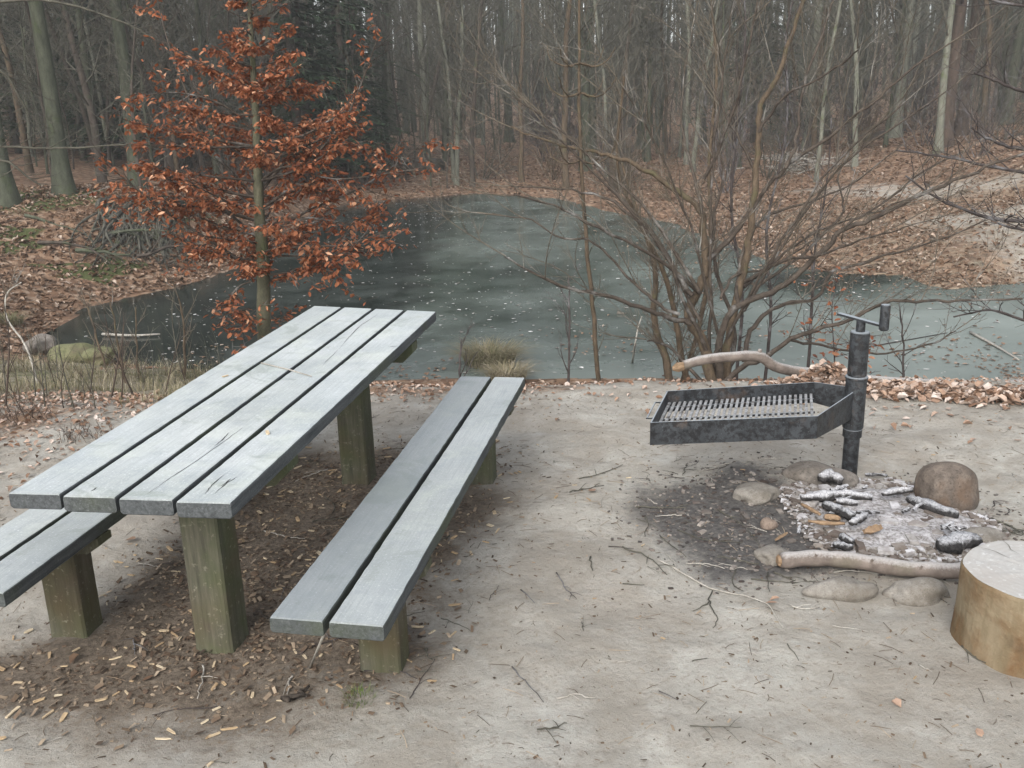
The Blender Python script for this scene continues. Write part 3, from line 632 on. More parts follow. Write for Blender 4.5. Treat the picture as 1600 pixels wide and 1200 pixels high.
stick(Q([(565, 385), (640, 392)]), .017, M['rawwood'], 'tan bark piece beside the orange split stick', z=.045, name='wood_block', cat='wood', k=4)
stick(Q([(335, 492), (390, 458)]), .007, M['rawwood'], 'thin tan sliver leaning near the small light brown stone', z=.02, name='split_stick', cat='stick', k=5)
stick(Q([(545, 200), (590, 190), (640, 215)]), .03, M['ashw'], 'pale burnt chunk leaning on the low brown stone', z=.07)
stick(Q([(755, 183), (860, 188)]), .008, M['charred'], 'thin black stick by the foot of the grill post', z=.02, k=6)
stick(Q([(440, 460), (450, 425)]), .008, M['ashw'], 'tiny grey stick left of the ash heap', z=.03, k=6)
stick(Q([(620, 310), (720, 318)]), .018, M['ashw'], 'flat ashy piece behind the short charred log', z=.05)
for k, p in enumerate(inpoly_early(ASH, 16)):
    a0 = rnd.uniform(-.9, .9); l_ = rnd.uniform(.04, .11); dx, dy = math.cos(a0)*l_, math.sin(a0)*l_; zz = rnd.uniform(.045, .065); c = np.array([p[0], p[1], 0.]); B = MB(); n_ = 7
    P = np.array([[dx*(t-.5), dy*(t-.5), zz+rnd.uniform(-.004, .004)] for t in np.linspace(0, 1, n_)]); B.tube(P, rnd.uniform(.006, .011)*(.5+.5*np.sin(np.linspace(.3, 2.8, n_))), 7, True, 0, .35); o = B.build('charred_stick', M['charred' if k % 2 else 'ashw']); o.location = c; tag(o, 'short charred stick end lying in the pale ash heap', 'burnt wood', 'small charred stick ends in the ash')
# embers and ash crumbs (uncountable)
def inpoly(poly, n, pad=0.):
    P = np.array(poly)[:, :2]; lo, hi = P.min(0)-pad, P.max(0)+pad; out = []
    while len(out) < n:
        q = lo+(hi-lo)*rng.random((n*2, 2)); q = q[sdist(q[:, 0], q[:, 1], poly) < pad]; out += list(q)
    return np.array(out[:n])
def litter(mbx, XY, size, var, curl=.3, asp=.55, zoff=.004, tilt=.35, zfun=None, pts=6):
    n = len(XY); Z = (terr(XY[:, 0], XY[:, 1]) if zfun is None else zfun)+zoff
    s = size if not np.isscalar(size) else np.full(n, size)
    th = rng.random(n)*2*math.pi; tx = (rng.random(n)-.5)*2*tilt; ty = (rng.random(n)-.5)*2*tilt; asp = asp*(.7+.6*rng.random(n))
    shp = np.array([(-1, 0, 0), (-.35, .8, 1), (.45, .75, 1), (1, 0, .4), (.45, -.75, 1), (-.35, -.8, 1)]) if pts == 6 else np.array([(-1, -.7, 0), (-.8, .8, 0), (1, .6, .3), (.8, -.9, 0)])
    V = np.zeros((n, len(shp), 3)); lx = shp[None, :, 0]*(1+.3*(rng.random((n, len(shp)))-.5))*s[:, None]/2; ly = shp[None, :, 1]*(1+.3*(rng.random((n, len(shp)))-.5))*(s*asp)[:, None]/2
    lz = shp[None, :, 2]*(curl*s*rng.random(n))[:, None] + lx*tx[:, None] + ly*ty[:, None]; lz -= lz.min(1)[:, None]
    V[:, :, 0] = XY[:, :1]+lx*np.cos(th)[:, None]-ly*np.sin(th)[:, None]; V[:, :, 1] = XY[:, 1:2]+lx*np.sin(th)[:, None]+ly*np.cos(th)[:, None]; V[:, :, 2] = Z[:, None]+lz
    k = len(shp); b = np.arange(n)[:, None]*k
    F = np.concatenate([b+np.array([0, 1, 2, 3]), b+np.array([0, 3, 4, 5])]) if k == 6 else b+np.array([0, 1, 2, 3])
    mbx.add(V.reshape(-1, 3), F, None, np.repeat(var if not np.isscalar(var) else np.full(n, var), k))
def chunks(mbx, XY, size, zoff=0., mat=None, flat=.5):
    n = len(XY); Z = terr(XY[:, 0], XY[:, 1])+zoff
    V = np.array([[x, y, z] for x in (-1, 1) for y in (-1, 1) for z in (-1, 1)], float)
    s = size*(.4+rng.random(n)); W = V[None]*np.array([1, .55, flat*.6])*(1+.5*(rng.random((n, 8, 3))-.5))*s[:, None, None]/2
    th = rng.random(n)*6.28; x = W[:, :, 0]*np.cos(th)[:, None]-W[:, :, 1]*np.sin(th)[:, None]; y = W[:, :, 0]*np.sin(th)[:, None]+W[:, :, 1]*np.cos(th)[:, None]
    P = np.stack([x+XY[:, :1], y+XY[:, 1:2], W[:, :, 2]+Z[:, None]+s[:, None]*.15], -1)
    F = np.array([[0, 1, 3, 2], [4, 6, 7, 5], [0, 4, 5, 1], [2, 3, 7, 6], [0, 2, 6, 4], [1, 5, 7, 3]]); b = np.arange(n)[:, None, None]*8
    mbx.add(P.reshape(-1, 3), (b+F).reshape(-1, 4), None, np.repeat(rng.random(n), 8))
mash = m_leafy('ash crumbs', [(0, (.09, .075, .065)), (.4, (.20, .18, .16)), (.75, (.31, .30, .29)), (1, (.52, .52, .54))], .9, 0)
B = MB(); chunks(B, inpoly(ASH, 2600, .12), .018, .012); chunks(B, inpoly(ASH, 700, .08), .03, .012); chunks(B, inpoly(ASH, 50, .05), .055, .02)
litter(B, inpoly(ASH, 1900, .1), .008+.016*rng.random(1900), np.clip(rng.normal(.6, .25, 1900), 0, 1), curl=.4, asp=.5, tilt=.5, zoff=.012)
tag(B.build('ash_heap', mash), 'white ash and crumbled embers heaped in the fire pit', 'ash', kind='stuff')
mcoal = m_leafy('coal crumbs', [(0, (.03, .028, .027)), (.6, (.12, .11, .10)), (1, (.30, .27, .24))], .9, 0)
B = MB(); q0 = inpoly(PIT, 4200, .3); q0 = q0[rng.random(len(q0)) < sstep(.3, -.25, sdist(q0[:, 0], q0[:, 1], PIT))]; chunks(B, q0, .013, .0); chunks(B, inpoly(PIT, 160, -.05), .028, .0)
tag(B.build('charcoal_crumbs', mcoal), 'black charcoal crumbs scattered round the fire pit', 'charcoal', kind='stuff')
B = MB(); q0 = inpoly(DIRT, 9000, .3); q0 = q0[rng.random(len(q0)) < sstep(.12, -.3, sdist(q0[:, 0], q0[:, 1], DIRT))]; chunks(B, q0, .011, .0)
q0 = inpoly(DIRT, 3600, .35); q0 = q0[rng.random(len(q0)) < sstep(.22, -.25, sdist(q0[:, 0], q0[:, 1], DIRT))]; litter(B, q0, .012+.022*rng.random(len(q0)), np.clip(rng.normal(.48, .27, len(q0)), 0, 1), asp=.5, tilt=.5, pts=4)
tag(B.build('bark_mulch', M['crumb']), 'dark crumbled bark and leaf mould under the table and benches', 'mulch', kind='stuff')
SANDY = [G(*p) for p in [(-300, 680), (300, 610), (1600, 612), (1900, 640), (1900, 1250), (-300, 1250)]]
B = MB(); q_ = inpoly(SANDY, 5200); litter(B, q_, .006+.02*rng.random(5200)**3, rng.random(5200), asp=.35, pts=4, zoff=.001); chunks(B, inpoly(SANDY, 1500), .008)
for p in inpoly(SANDY, 1500):
    L_ = .008+.035*rnd.random()**2; t = rnd.random()*6.28; d = np.array([math.cos(t), math.sin(t), 0])*L_; c = np.array([p[0], p[1], tz(p[0], p[1])+.003]); B.tube([c-d, c+[rnd.uniform(-.004, .004), rnd.uniform(-.004, .004), .002], c+d], .0011, 3, False, rnd.random())
tag(B.build('ground_litter', M['crumb']), 'fine crumbs, needles and bits of bark strewn over the bare soil', 'litter', kind='stuff')

# the long fire log
P = [G(1219, 876, .035), G(1270, 872, .04), G(1330, 876, .045), G(1420, 889, .045), G(1500, 892, .045), G(1580, 885, .05)]; c = P[0]*[1, 1, 0]
fl_ = thing('fire_log', tuple(c), 'long frosty bark log lying in front of the ash and touching the stump', 'log')
Pp = bez(np.array(P)-c, 6); B = MB(); R = .032*(1+.06*np.sin(np.arange(len(Pp))*1.3)); R[0] *= .85; B.tube(Pp, R, 14, True, 0, .03); B.build('bark', M['frostbark'], fl_, smooth=True)
B = MB(); dd = Pp[0]-Pp[1]; dd /= np.linalg.norm(dd); B.tube([Pp[0]+dd*.001, Pp[0]+dd*.012], [.024, .018], 10, True, 0, .2); B.build('broken_end', M['rawwood'], fl_)
B = MB()
for i in (6, 14, 19):
    B = MB(); B.tube([Pp[i]+[0, -.02, .012], Pp[i]+[.004, -.028, .032]], [.008, .004], 6, True, 0, .3); B.build('knot', M['frostbark'], fl_)

# ================================================================ WOOD CHIPS (individuals), TWIGS (individuals)
chip_px = [(532, 770, .055), (500, 776, .03), (75, 1118, .05), (100, 1122, .05), (120, 1020, .035), (212, 872, .02), (425, 833, .03), (482, 877, .03), (505, 790, .02), (458, 830, .02), (412, 822, .02), (338, 1105, .03), (440, 1098, .03), (210, 1098, .03), (280, 1080, .03), (180, 1020, .03), (258, 990, .04), (350, 1068, .03), (423, 1023, .02), (384, 1040, .025), (240, 1040, .03), (460, 900, .04), (415, 878, .03), (640, 1040, .03)]
def chip(c, s, v, name, lab, cat, group, mat=M['chip']):
    B = MB(); n = 6; a = [q_+rnd.uniform(-.22, .22) for q_ in (.35, .75, 2.5, 2.9, 3.7, 5.7)]
    asp = rnd.uniform(.2, .55); th = rnd.uniform(.0015, .004); tl = rnd.uniform(-.12, .12); r_ = [rnd.uniform(.75, 1.15) for _ in a]
    X = [[s/2*math.cos(t)*q, s/2*asp*math.sin(t)*q] for t, q in zip(a, r_)]
    V = [[x, y, th+x*tl+abs(y)*.15] for x, y in X]+[[x, y, x*tl] for x, y in X]
    f4 = [[i, n+i, n+(i+1) % n, (i+1) % n] for i in range(n)]+[[0, 1, 2, 3], [0, 3, 4, 5]]
    B.add(V, f4, None, v); o = B.build(name, mat); o.location = c; o.rotation_euler = (0, 0, rnd.random()*6.28); return tag(o, lab, cat, group)
pts = [G(x, y) for x, y, s in chip_px]
for (x, y, s) in chip_px:
    p = G(x, y); chip((p[0], p[1], tz(p[0], p[1])+.004), s*1.0, rnd.uniform(.6, 1), 'wood_chip', 'pale tan wood chip on the dark mulch under the table', 'wood chip', 'wood chips under the picnic table')
for p in inpoly(DIRT, 230, .15):
    chip((p[0], p[1], tz(p[0], p[1])+.004), rnd.uniform(.018, .05), rnd.uniform(.6, 1), 'wood_chip', 'pale tan wood chip on the dark mulch under the table', 'wood chip', 'wood chips under the picnic table')
for p in inpoly([G(*p) for p in [(-50, 760), (300, 640), (800, 640), (1560, 650), (1600, 1200), (-50, 1200)]], 42):
    chip((p[0], p[1], tz(p[0], p[1])+.003), rnd.uniform(.012, .03), rnd.uniform(.5, 1), 'wood_sliver', 'pale sliver of wood lying on the bare sandy ground', 'wood chip', 'slivers on the bare ground')
Z4 = lambda px: Zp(px, 2, 800, 600)
tw = [([(180, 350), (230, 338), (285, 328)], .003), ([(210, 305), (280, 292), (345, 258)], .003), ([(415, 412), (425, 440), (413, 475)], .003), ([(340, 515), (420, 555), (485, 605)], .0035), ([(460, 565), (540, 600), (620, 640), (700, 665), (790, 700), (850, 770)], .004),
      ([(625, 645), (615, 690), (640, 730), (630, 765)], .003), ([(620, 690), (565, 715)], .003), ([(390, 380), (470, 385), (545, 392)], .0035), ([(640, 400), (720, 450), (780, 515)], .003), ([(140, 985), (200, 980), (262, 985)], .003), ([(80, 1095), (130, 1085), (175, 1060)], .003),
      ([(560, 1075), (640, 1082), (720, 1080)], .002), ([(0, 890), (50, 950), (100, 1000)], .0025), ([(140, 600), (170, 650), (205, 675)], .0025), ([(345, 637), (415, 640)], .0025), ([(860, 700), (900, 712), (960, 705)], .003), ([(1405, 830), (1440, 860), (1480, 885)], .003), ([(745, 610), (820, 615), (895, 622)], .003),
      ([(1500, 430), (1560, 455), (1600, 480)], .005), ([(520, 455), (600, 490), (720, 500)], .0025), ([(700, 580), (690, 620), (720, 650)], .003), ([(800, 590), (805, 660)], .0025), ([(300, 512), (380, 515)], .0025), ([(245, 555), (250, 592)], .004), ([(465, 478), (500, 510), (545, 548)], .003), ([(1270, 880), (1310, 905)], .002), ([(1000, 760), (1110, 780)], .002), ([(30, 660), (70, 705)], .0025), ([(560, 870), (610, 860)], .002), ([(860, 820), (900, 870)], .002), ([(330, 870), (380, 865)], .002), ([(460, 965), (520, 990)], .002)]
mtw = [M['twig'], M['twig_dark'], M['twig_pale']]
def twig(P, r, name='twig', lab='thin dry twig lying on the bare ground', group='twigs strewn on the bare ground', mat=None, side=True):
    P = np.array([[p[0], p[1], tz(p[0], p[1])+r+.001] for p in P]); c = P[0]*1.; P = bez(P-c, 4) if len(P) > 2 else np.array([lerp(P[0], P[1], t) for t in np.linspace(0, 1, 5)])-c
    P[:, :2] += rng.normal(size=(len(P), 2))*r*.9; P[:, 2] += rng.random(len(P))*r*1.5
    B = MB(); B.tube(P, np.linspace(r, r*.5, len(P)), 5, True, 0)
    if side and len(P) > 6:
        for k in range(rnd.randint(0, 3)):
            i = rnd.randint(2, len(P)-3); t = P[i+1]-P[i]; a = rnd.choice((-1, 1))*rnd.uniform(.5, 1); t = np.array([t[0]*math.cos(a)-t[1]*math.sin(a), t[0]*math.sin(a)+t[1]*math.cos(a), .0]); t = t/(np.linalg.norm(t)+1e-9)*rnd.uniform(.03, .08)
            B.tube([P[i], P[i]+t*.5+[0, 0, .004], P[i]+t], [r*.6, r*.5, r*.3], 4)
    o = B.build(name, mat or rnd.choice(mtw), smooth=True); o.location = c; return tag(o, lab, 'twig', group)
for px, r in tw: twig([G(*p) for p in Z4(px)], r)
def randtwig(c, L_, r, **k):
    t = rnd.random()*6.28; P = []; p = np.array(c, float)[:2]
    for i in range(4): P.append(p.copy()); p = p+np.array([math.cos(t), math.sin(t)])*L_/3; t += rnd.uniform(-.45, .45)
    return twig(P, r, **k)
for p in inpoly([G(*p) for p in [(250, 660), (800, 640), (1000, 640), (1600, 650), (1600, 1200), (-50, 1200), (-50, 800)]], 44): randtwig(p, rnd.uniform(.03, .12), rnd.uniform(.0009, .0018))
for p in inpoly(DIRT, 40, .1): randtwig(p, rnd.uniform(.06, .22), rnd.uniform(.0015, .0035), lab='thin brown twig lying on the dark mulch under the table', group='twigs on the mulch under the table')
for p in inpoly(PIT, 84, .2): randtwig(p, rnd.uniform(.05, .2), rnd.uniform(.0015, .0032), lab='thin twig lying among the charcoal round the fire pit', group='twigs round the fire pit')
q_ = [G(x, y, ZT+.004) for x, y in [(408, 567), (450, 577), (487, 588)]]
B = MB(); B.tube(np.array(q_)-q_[0], [.003, .003, .002], 5, True); o = B.build('twig', M['twig_pale'], smooth=True); o.location = q_[0]; tag(o, 'thin pale twig lying across the tabletop planks', 'twig')
for x, y in ((418, 676), (352, 588)):
    q_ = G(x, y, ZT+.002); o = chip(tuple(q_), .035, .9, 'wood_sliver', 'pale curled sliver on the near plank of the tabletop' if x > 400 else 'tiny pale crumb on the left plank of the tabletop', 'wood chip', None)
q_ = [G(480, 1003, .1), G(511, 978, .36)]
B = MB(); B.tube([np.array(q_[0])*[1, 1, 0]-q_[0]*[1, 1, 0], np.array(q_[1])-q_[0]*[1, 1, 0]], [.005, .004], 5, True)
o = B.build('stick', M['twig_pale'], smooth=True); o.location = q_[0]*[1, 1, 0]; tag(o, 'pale stick leaning up against the front end of the near bench', 'stick')
p0, p1 = G(396, 965), G(425, 975); twig([p0, lerp(p0, p1, .5), p1], .008, 'stick', 'short dark stick poking out beside the near table post', None, M['bark_dark'], False)
p0, p1 = G(452, 1105), G(482, 1086); twig([p0, lerp(p0, p1, .5), p1], .01, 'stick', 'short thick dark stick in front of the near bench', None, M['bark_dark'], False)
# small green grass tuft by the bench
def blades(B, c, n, h, spread, var0=.0, var1=1., w_=.003, lean=.5, zf=None):
    for k in range(n):
        a = rnd.random()*6.28; r_ = spread*math.sqrt(rnd.random()); x, y = c[0]+r_*math.cos(a), c[1]+r_*math.sin(a); z = c[2] if zf is None else zf
        hh = h*rnd.uniform(.5, 1.1); l = lean*rnd.uniform(.3, 1.2)*hh; a2 = a+rnd.uniform(-.8, .8); dx, dy = math.cos(a2), math.sin(a2); s = (-dy*w_, dx*w_)
        V = []
        for t in (0, .4, .75, 1):
            ww = (1-t)*.9+.1; px, py, pz = x+dx*l*t*t, y+dy*l*t*t, z+hh*(t-.35*lean*t*t*t); V += [[px-s[0]*ww, py-s[1]*ww, pz], [px+s[0]*ww, py+s[1]*ww, pz]]
        B.add(V, [[0, 1, 3, 2], [2, 3, 5, 4], [4, 5, 7, 6]], None, rnd.uniform(var0, var1))
mgreen = m_leafy('green grass', [(0, (.05, .09, .02)), (1, (.16, .2, .06))], .7, .2)
p = G(562, 1098); B = MB(); blades(B, (0, 0, 0), 110, .035, .05, 0, 1, .0012, .8)
o = B.build('grass_tuft', mgreen); o.location = (p[0], p[1], tz(p[0], p[1])); tag(o, 'small green grass tuft in front of the near bench', 'grass')

# ================================================================ TREE KIT
def rot_about(v, ax, a):
    ax = ax/np.linalg.norm(ax); return v*math.cos(a)+np.cross(ax, v)*math.sin(a)+ax*(ax@v)*(1-math.cos(a))
def side(d, r):
    u = np.cross(d, [r.uniform(-1, 1), r.uniform(-1, 1), r.uniform(-1, 1)]); return u/(np.linalg.norm(u)+1e-9)
def branch(B, p, d, L_, r0, lev, r, nseg=5, wob=.18, up=.12, kids=(5, 4), ang=(.5, 1.0), kr=.5, kl=(.35, .65), sides=(6, 4, 3, 3), rt=.25, rmin=.0015, t0=.15):
    P = [p]; q = d/np.linalg.norm(d); st_ = L_/nseg
    for i in range(nseg):
        q = q+np.array([r.gauss(0, wob), r.gauss(0, wob), r.gauss(0, wob)+up]); q = q/np.linalg.norm(q); P.append(P[-1]+q*st_)
    P = np.array(P); R = np.linspace(r0, max(r0*rt, rmin), nseg+1)
    B.tube(P, R, sides[min(lev, 3)], False, r.random())
    if kids:
        for k in range(kids[0]):
            t = t0+(1-t0)*(k+r.random())/kids[0]; i = min(int(t*nseg), nseg-1); f = t*nseg-i; b = P[i]+(P[i+1]-P[i])*f
            dd = P[i+1]-P[i]; dd = dd/np.linalg.norm(dd); s = side(dd, r); a = r.uniform(*ang); nd = dd*math.cos(a)+s*math.sin(a)
            branch(B, b, nd, L_*r.uniform(*kl)*(1.1-.6*t), max(R[i]*kr, rmin), lev+1, r, max(3, nseg-1), wob, up, kids[1:], ang, kr, kl, sides, rt, rmin, .15)
    return P
def make_tree(name, mat_t, mat_c, h, r0, seed, nb, zb, bl, kids=(6, 4), lean=(0, 0), wob=.03, ang=(.7, 1.2), label='', cat='tree', group=None, up=.1, topf=.25, rmin=.006, ivy=False):
    r = random.Random(seed); root = thing(name, (0, 0, 0), label, cat, group)
    B = MB(); n = 14; P = [np.array([0, 0, -.4])]; d = np.array([lean[0], lean[1], 1.])
    for i in range(n): d = d+np.array([r.gauss(0, wob), r.gauss(0, wob), 0]); P.append(P[-1]+d/np.linalg.norm(d)*(h+.4)/n)
    P = np.array(P); R = r0*(1-(1-topf)*np.linspace(0, 1, n+1)); R[0] *= 1.5; 
    Pf = bez(P, 3); Rf = np.interp(np.linspace(0, 1, len(Pf)), np.linspace(0, 1, len(P)), R); Rf *= 1+.2*np.exp(-np.maximum(Pf[:, 2], 0)/(r0*2.2))
    B.tube(Pf, Rf, 10, False, 0, .03); B.build('trunk', mat_t, root, smooth=True)
    C = MB()
    for k in range(nb):
        t = zb/h+(1-zb/h)*(k+r.random())/nb; i = min(int(t*n), n-1); b = P[i]+(P[i+1]-P[i])*(t*n-i); a = r.random()*6.28; e = r.uniform(*ang)
        dd = np.array([math.cos(a)*math.sin(e), math.sin(a)*math.sin(e), math.cos(e)]); L_ = bl*r.uniform(.6, 1.2)*(1.15-.7*t)
        branch(C, b, dd, L_, max(R[i]*.32, rmin), 1, r, 6, .13, up, kids, (.5, 1.0), .45, (.35, .6), (6, 4, 3, 3), .25, rmin, .1)
    C.build('crown', mat_c, root)
    return root
def place(root, x, y, rz=0, s=1., lab=None, cat=None, group=None, first=None):
    root.location = (x, y, tz(x, y)-.05); root.rotation_euler = (0, 0, rz); root.scale = (s, s, s)
    if lab: root['label'] = lab
    if group: root['group'] = group
    elif 'group' in root.keys(): del root['group']
    return root
used = set()
def use(proto):
    if proto.name not in used: used.add(proto.name); return proto
    return copy_tree(proto)
BEECH = [make_tree('beech_tree', M['bark'], M['twig'], 17, .24, 100+k, 26, 4.2, 5.0, (6, 5, 3), label='x', rmin=.008) for k in range(2)]
BEECHP = [make_tree('beech_tree', M['bark_pale'], M['twig'], 16, .19, 110+k, 24, 3.8, 4.2, (6, 5, 3), label='x', rmin=.007) for k in range(1)]
DARKT = [make_tree('pine_tree', M['bark_red'], M['twig_dark'], 17, .2, 120+k, 24, 4, 3.6, (6, 5, 2), label='x', rmin=.007) for k in range(1)]
SLIM = [make_tree('slim_tree', [M['bark'], M['bark_dark'], M['bark_brown'], M['bark_pale']][k], M['twig'], 11, .075, 130+k, 34, 1.6, 2.1, (6, 4, 2), label='x', rmin=.005, wob=.05) for k in range(4)]
POLE = [make_tree('sapling', M['bark_dark' if k else 'bark'], M['twig'], 7, .035, 140+k, 30, .7, 1.3, (5, 4), label='x', rmin=.004, wob=.07) for k in range(3)]
def make_bush(seed, h, mat, nst=9):
    r = random.Random(seed); root = thing('bare_bush', (0, 0, 0), 'x', 'bush'); B = MB()
    for k in range(nst):
        a = r.random()*6.28; t = r.uniform(.1, .6); branch(B, np.array([r.uniform(-.1, .1), r.uniform(-.1, .1), -.2]), np.array([math.cos(a)*t, math.sin(a)*t, 1.]), h*r.uniform(.6, 1.1), .02, 1, r, 7, .13, .03, (7, 5, 3), (.4, .9), .5, (.3, .55), (5, 3, 3, 3), .3, .004)
    B.build('branches', mat, root); return root
BUSH = [make_bush(150, 2.6, M['twig']), make_bush(151, 2.2, M['bark_brown']), make_bush(152, 3.0, M['twig_dark'])]
def make_spruce(seed, h):
    r = random.Random(seed); root = thing('spruce_tree', (0, 0, 0), 'x', 'tree'); B = MB(); B.tube([[0, 0, -.3], [0, 0, h*.5], [0, 0, h]], [.14, .09, .02], 8); B.build('trunk', M['bark_dark'], root, smooth=True); C = MB()
    for k in range(int(h*13)):
        z = .8+(h-.8)*(k/(h*13)); L_ = (1-z/h)*h*.26+.3; a = r.random()*6.28; L_ *= r.uniform(.6, 1.1); n = 11
        for i in range(n):
            t = (i+.6)/n; c = np.array([math.cos(a)*L_*t, math.sin(a)*L_*t, z-.25*L_*t*t]); 
            for s in (-1, 1, 0):
                b = a+s*r.uniform(.6, 1.0); l = .24*L_*(1.1-t*.6)*r.uniform(.6, 1.2); w_ = .026*r.uniform(.7, 1.4)
                e = np.array([math.cos(b)*l, math.sin(b)*l, -.3*l*r.uniform(.3, 1.6)]); sd_ = np.array([-math.sin(b), math.cos(b), r.uniform(-.6, .6)])*w_
                C.add([c-sd_*.4, c+sd_*.4, c+e*.6+sd_, c+e, c+e*.6-sd_], None, [[0, 1, 2], [0, 2, 4], [4, 2, 3]], r.random())
    C.build('crown', M['needle'], root); return root
SPR = [make_spruce(160, 11), make_spruce(161, 8)]
# prominent trunks, each traced to its own foot
PROM = [('b', 0, 100, 303, 25, 0, 'big grey green beech trunk on the mossy bank at the far left'), ('b', 1, 216, 296, 22, 1.5, 'big beech whose bare roots spill down the left bank'), ('b', 0, 12, 320, 30, 2.2, 'thick dark trunk cut by the left edge of the photo'),
    ('b', 1, 292, 262, 13, 2, 'straight trunk behind the top left of the copper beech'), ('p', 0, 665, 255, 13, 0, 'pale straight trunk on the far shore right of the copper beech'), ('b', 0, 605, 250, 11, 1, 'grey trunk on the far shore above the right tips of the copper beech'),
    ('p', 0, 1398, 214, 16, .5, 'pale upright trunk on the slope left of the two dark pines'), ('d', 0, 1477, 228, 19, .3, 'left one of two close dark reddish pines on the right slope'), ('d', 0, 1500, 212, 16, 1.9, 'right one of two close dark reddish pines on the right slope'),
    ('p', 0, 1466, 240, 12, 2.5, 'thin pale trunk with a cut limb in front of the dark pines'), ('b', 1, 1290, 214, 10, 2.9, 'grey trunk on the slope above the bare shoreline tree'), ('b', 0, 160, 275, 10, 2.9, 'thin dark trunk between the two big left beeches'),
    ('b', 1, 700, 245, 8, .9, 'slender grey trunk right of the pale far shore trunk'), ('b', 0, 345, 262, 9, 4, 'grey trunk right of the straight trunk behind the copper beech'), ('b', 1, 1340, 205, 11, 5, 'mossy grey trunk left of the pale upright trunk'), ('b', 1, 1560, 190, 11, 3.7, 'rightmost grey trunk at the top of the right slope')]
LIST = {'b': BEECH, 'p': BEECHP, 'd': DARKT}; promxy = []
for ty, k, px, py, wpx, rz, lab in PROM:
    h_ = hit(px, py); dist = np.linalg.norm(h_-[0, 0, CH]); rad = wpx/2/FP*dist; base = {'b': .24, 'p': .19, 'd': .2}[ty]
    s = max(.45, min(1.3, rad/base*.92)); t = use(LIST[ty][k]); place(t, h_[0], h_[1], rz, s, lab); t.scale = (s, s, max(s, .8)); promxy.append((h_[0], h_[1])); 
    if 'roots' in lab: rooted = t; rpos = h_
# filler trees in the wood: individuals
fill = []
r = random.Random(5)
def clear(x, y, dmin):
    if sdist(np.array([x]), np.array([y]), POND)[0] < 1.0: return False
    if sdist(np.array([x]), np.array([y]), PATH)[0] < .7: return False
    return all((x-a)**2+(y-b)**2 > dmin**2 for a, b in fill+promxy)
def sector(x, y):
    u = x/y; sx2 = 'left of the copper beech' if u < -.4 else 'behind the copper beech' if u < -.16 else 'between the copper beech and the maple sapling' if u < .07 else 'behind the shoreline tree' if u < .32 else 'on the right slope'
    return sx2, ('near row' if y < 33 else 'middle row' if y < 44 else 'back row')
def scatter(n, ylo, yhi, dmin, protos, labs, grp, smin, smax, xf=.62, cond=None):
    c = 0; tries = 0
    while c < n and tries < 6000:
        tries += 1; y = ylo+(yhi-ylo)*r.random()**.8; x = r.uniform(-xf, xf)*y
        if (cond and not cond(x, y)) or not clear(x, y, dmin): continue
        t = use(r.choice(protos)); s = r.uniform(smin, smax); sx2, dp2 = sector(x, y); place(t, x, y, r.random()*6.28, s, labs[0]+', '+dp2+' '+sx2, group=labs[1]+' '+dp2+' '+sx2); t.scale = (s*r.uniform(.8, 1.2), s*r.uniform(.8, 1.2), s); fill.append((x, y)); c += 1
farc = lambda x, y: y > 25 or (x < -5.5 and y > 18.5) or (x > 11 and y > 23)
scatter(60, 30, 62, 1.1, BEECH+BEECHP+BEECH, ('tall bare forest tree', 'tall trees'), None, .5, .95, cond=farc)
scatter(190, 27, 60, .5, SLIM, ('slim bare tree', 'slim trees'), None, .7, 1.25, cond=farc)
scatter(22, 18, 28, .8, SLIM+POLE, ('thin bare tree', 'thin trees'), None, .7, 1.2, cond=lambda x, y: x < -4.5)
scatter(60, 25, 50, .5, POLE, ('bare sapling', 'saplings'), None, .7, 1.2, cond=farc)
scatter(60, 24, 48, .8, BUSH, ('leafless bush', 'leafless bushes'), None, .6, 1.1, cond=farc)
scatter(30, 22, 42, 1.4, SPR, ('dark spruce', 'dark spruces'), None, .7, 1.3, cond=lambda x, y: x < -.08*y-2 and x > -.6*y)
scatter(10, 32, 50, 2.2, SPR, ('dark spruce', 'dark spruces'), None, .8, 1.2, cond=lambda x, y: x > .25*y and x < .6*y)
# far wood as one mass
B = MB(); r2 = random.Random(9)
for k in range(900):
    y = 58+60*r2.random(); x = r2.uniform(-.65, .65)*y; z = tz(x, y) if k % 3 == 0 else 1.5+(y-58)*.07; rr = r2.uniform(.05, .2); h_ = r2.uniform(12, 20); lx, ly = r2.gauss(0, .5), r2.gauss(0, .5)
    B.tube([[x, y, z-1.5], [x+lx*.4, y+ly*.4, z+h_*.5], [x+lx, y+ly, z+h_]], [rr, rr*.7, rr*.25], 5)
    for j in range(7):
        zz = r2.uniform(1, h_*.9); a = r2.random()*6.28; l = r2.uniform(1, 3.2); d = np.array([math.cos(a), math.sin(a), r2.uniform(.3, 1.2)])*l; p = np.array([x+lx*.7*zz/h_, y+ly*.7*zz/h_, z+zz])
        B.tube([p, p+d*.5+[0, 0, .1], p+d], [.03, .022, .012], 3)
        for i in range(3):
            q = p+d*r2.uniform(.3, .9); e = d*.35+np.array([r2.gauss(0, .5), r2.gauss(0, .5), r2.gauss(.2, .4)]); B.tube([q, q+e], [.014, .008], 3)
tag(B.build('far_woodland', M['bark']), 'grey mass of distant bare trunks behind the wood', 'woodland', kind='stuff')

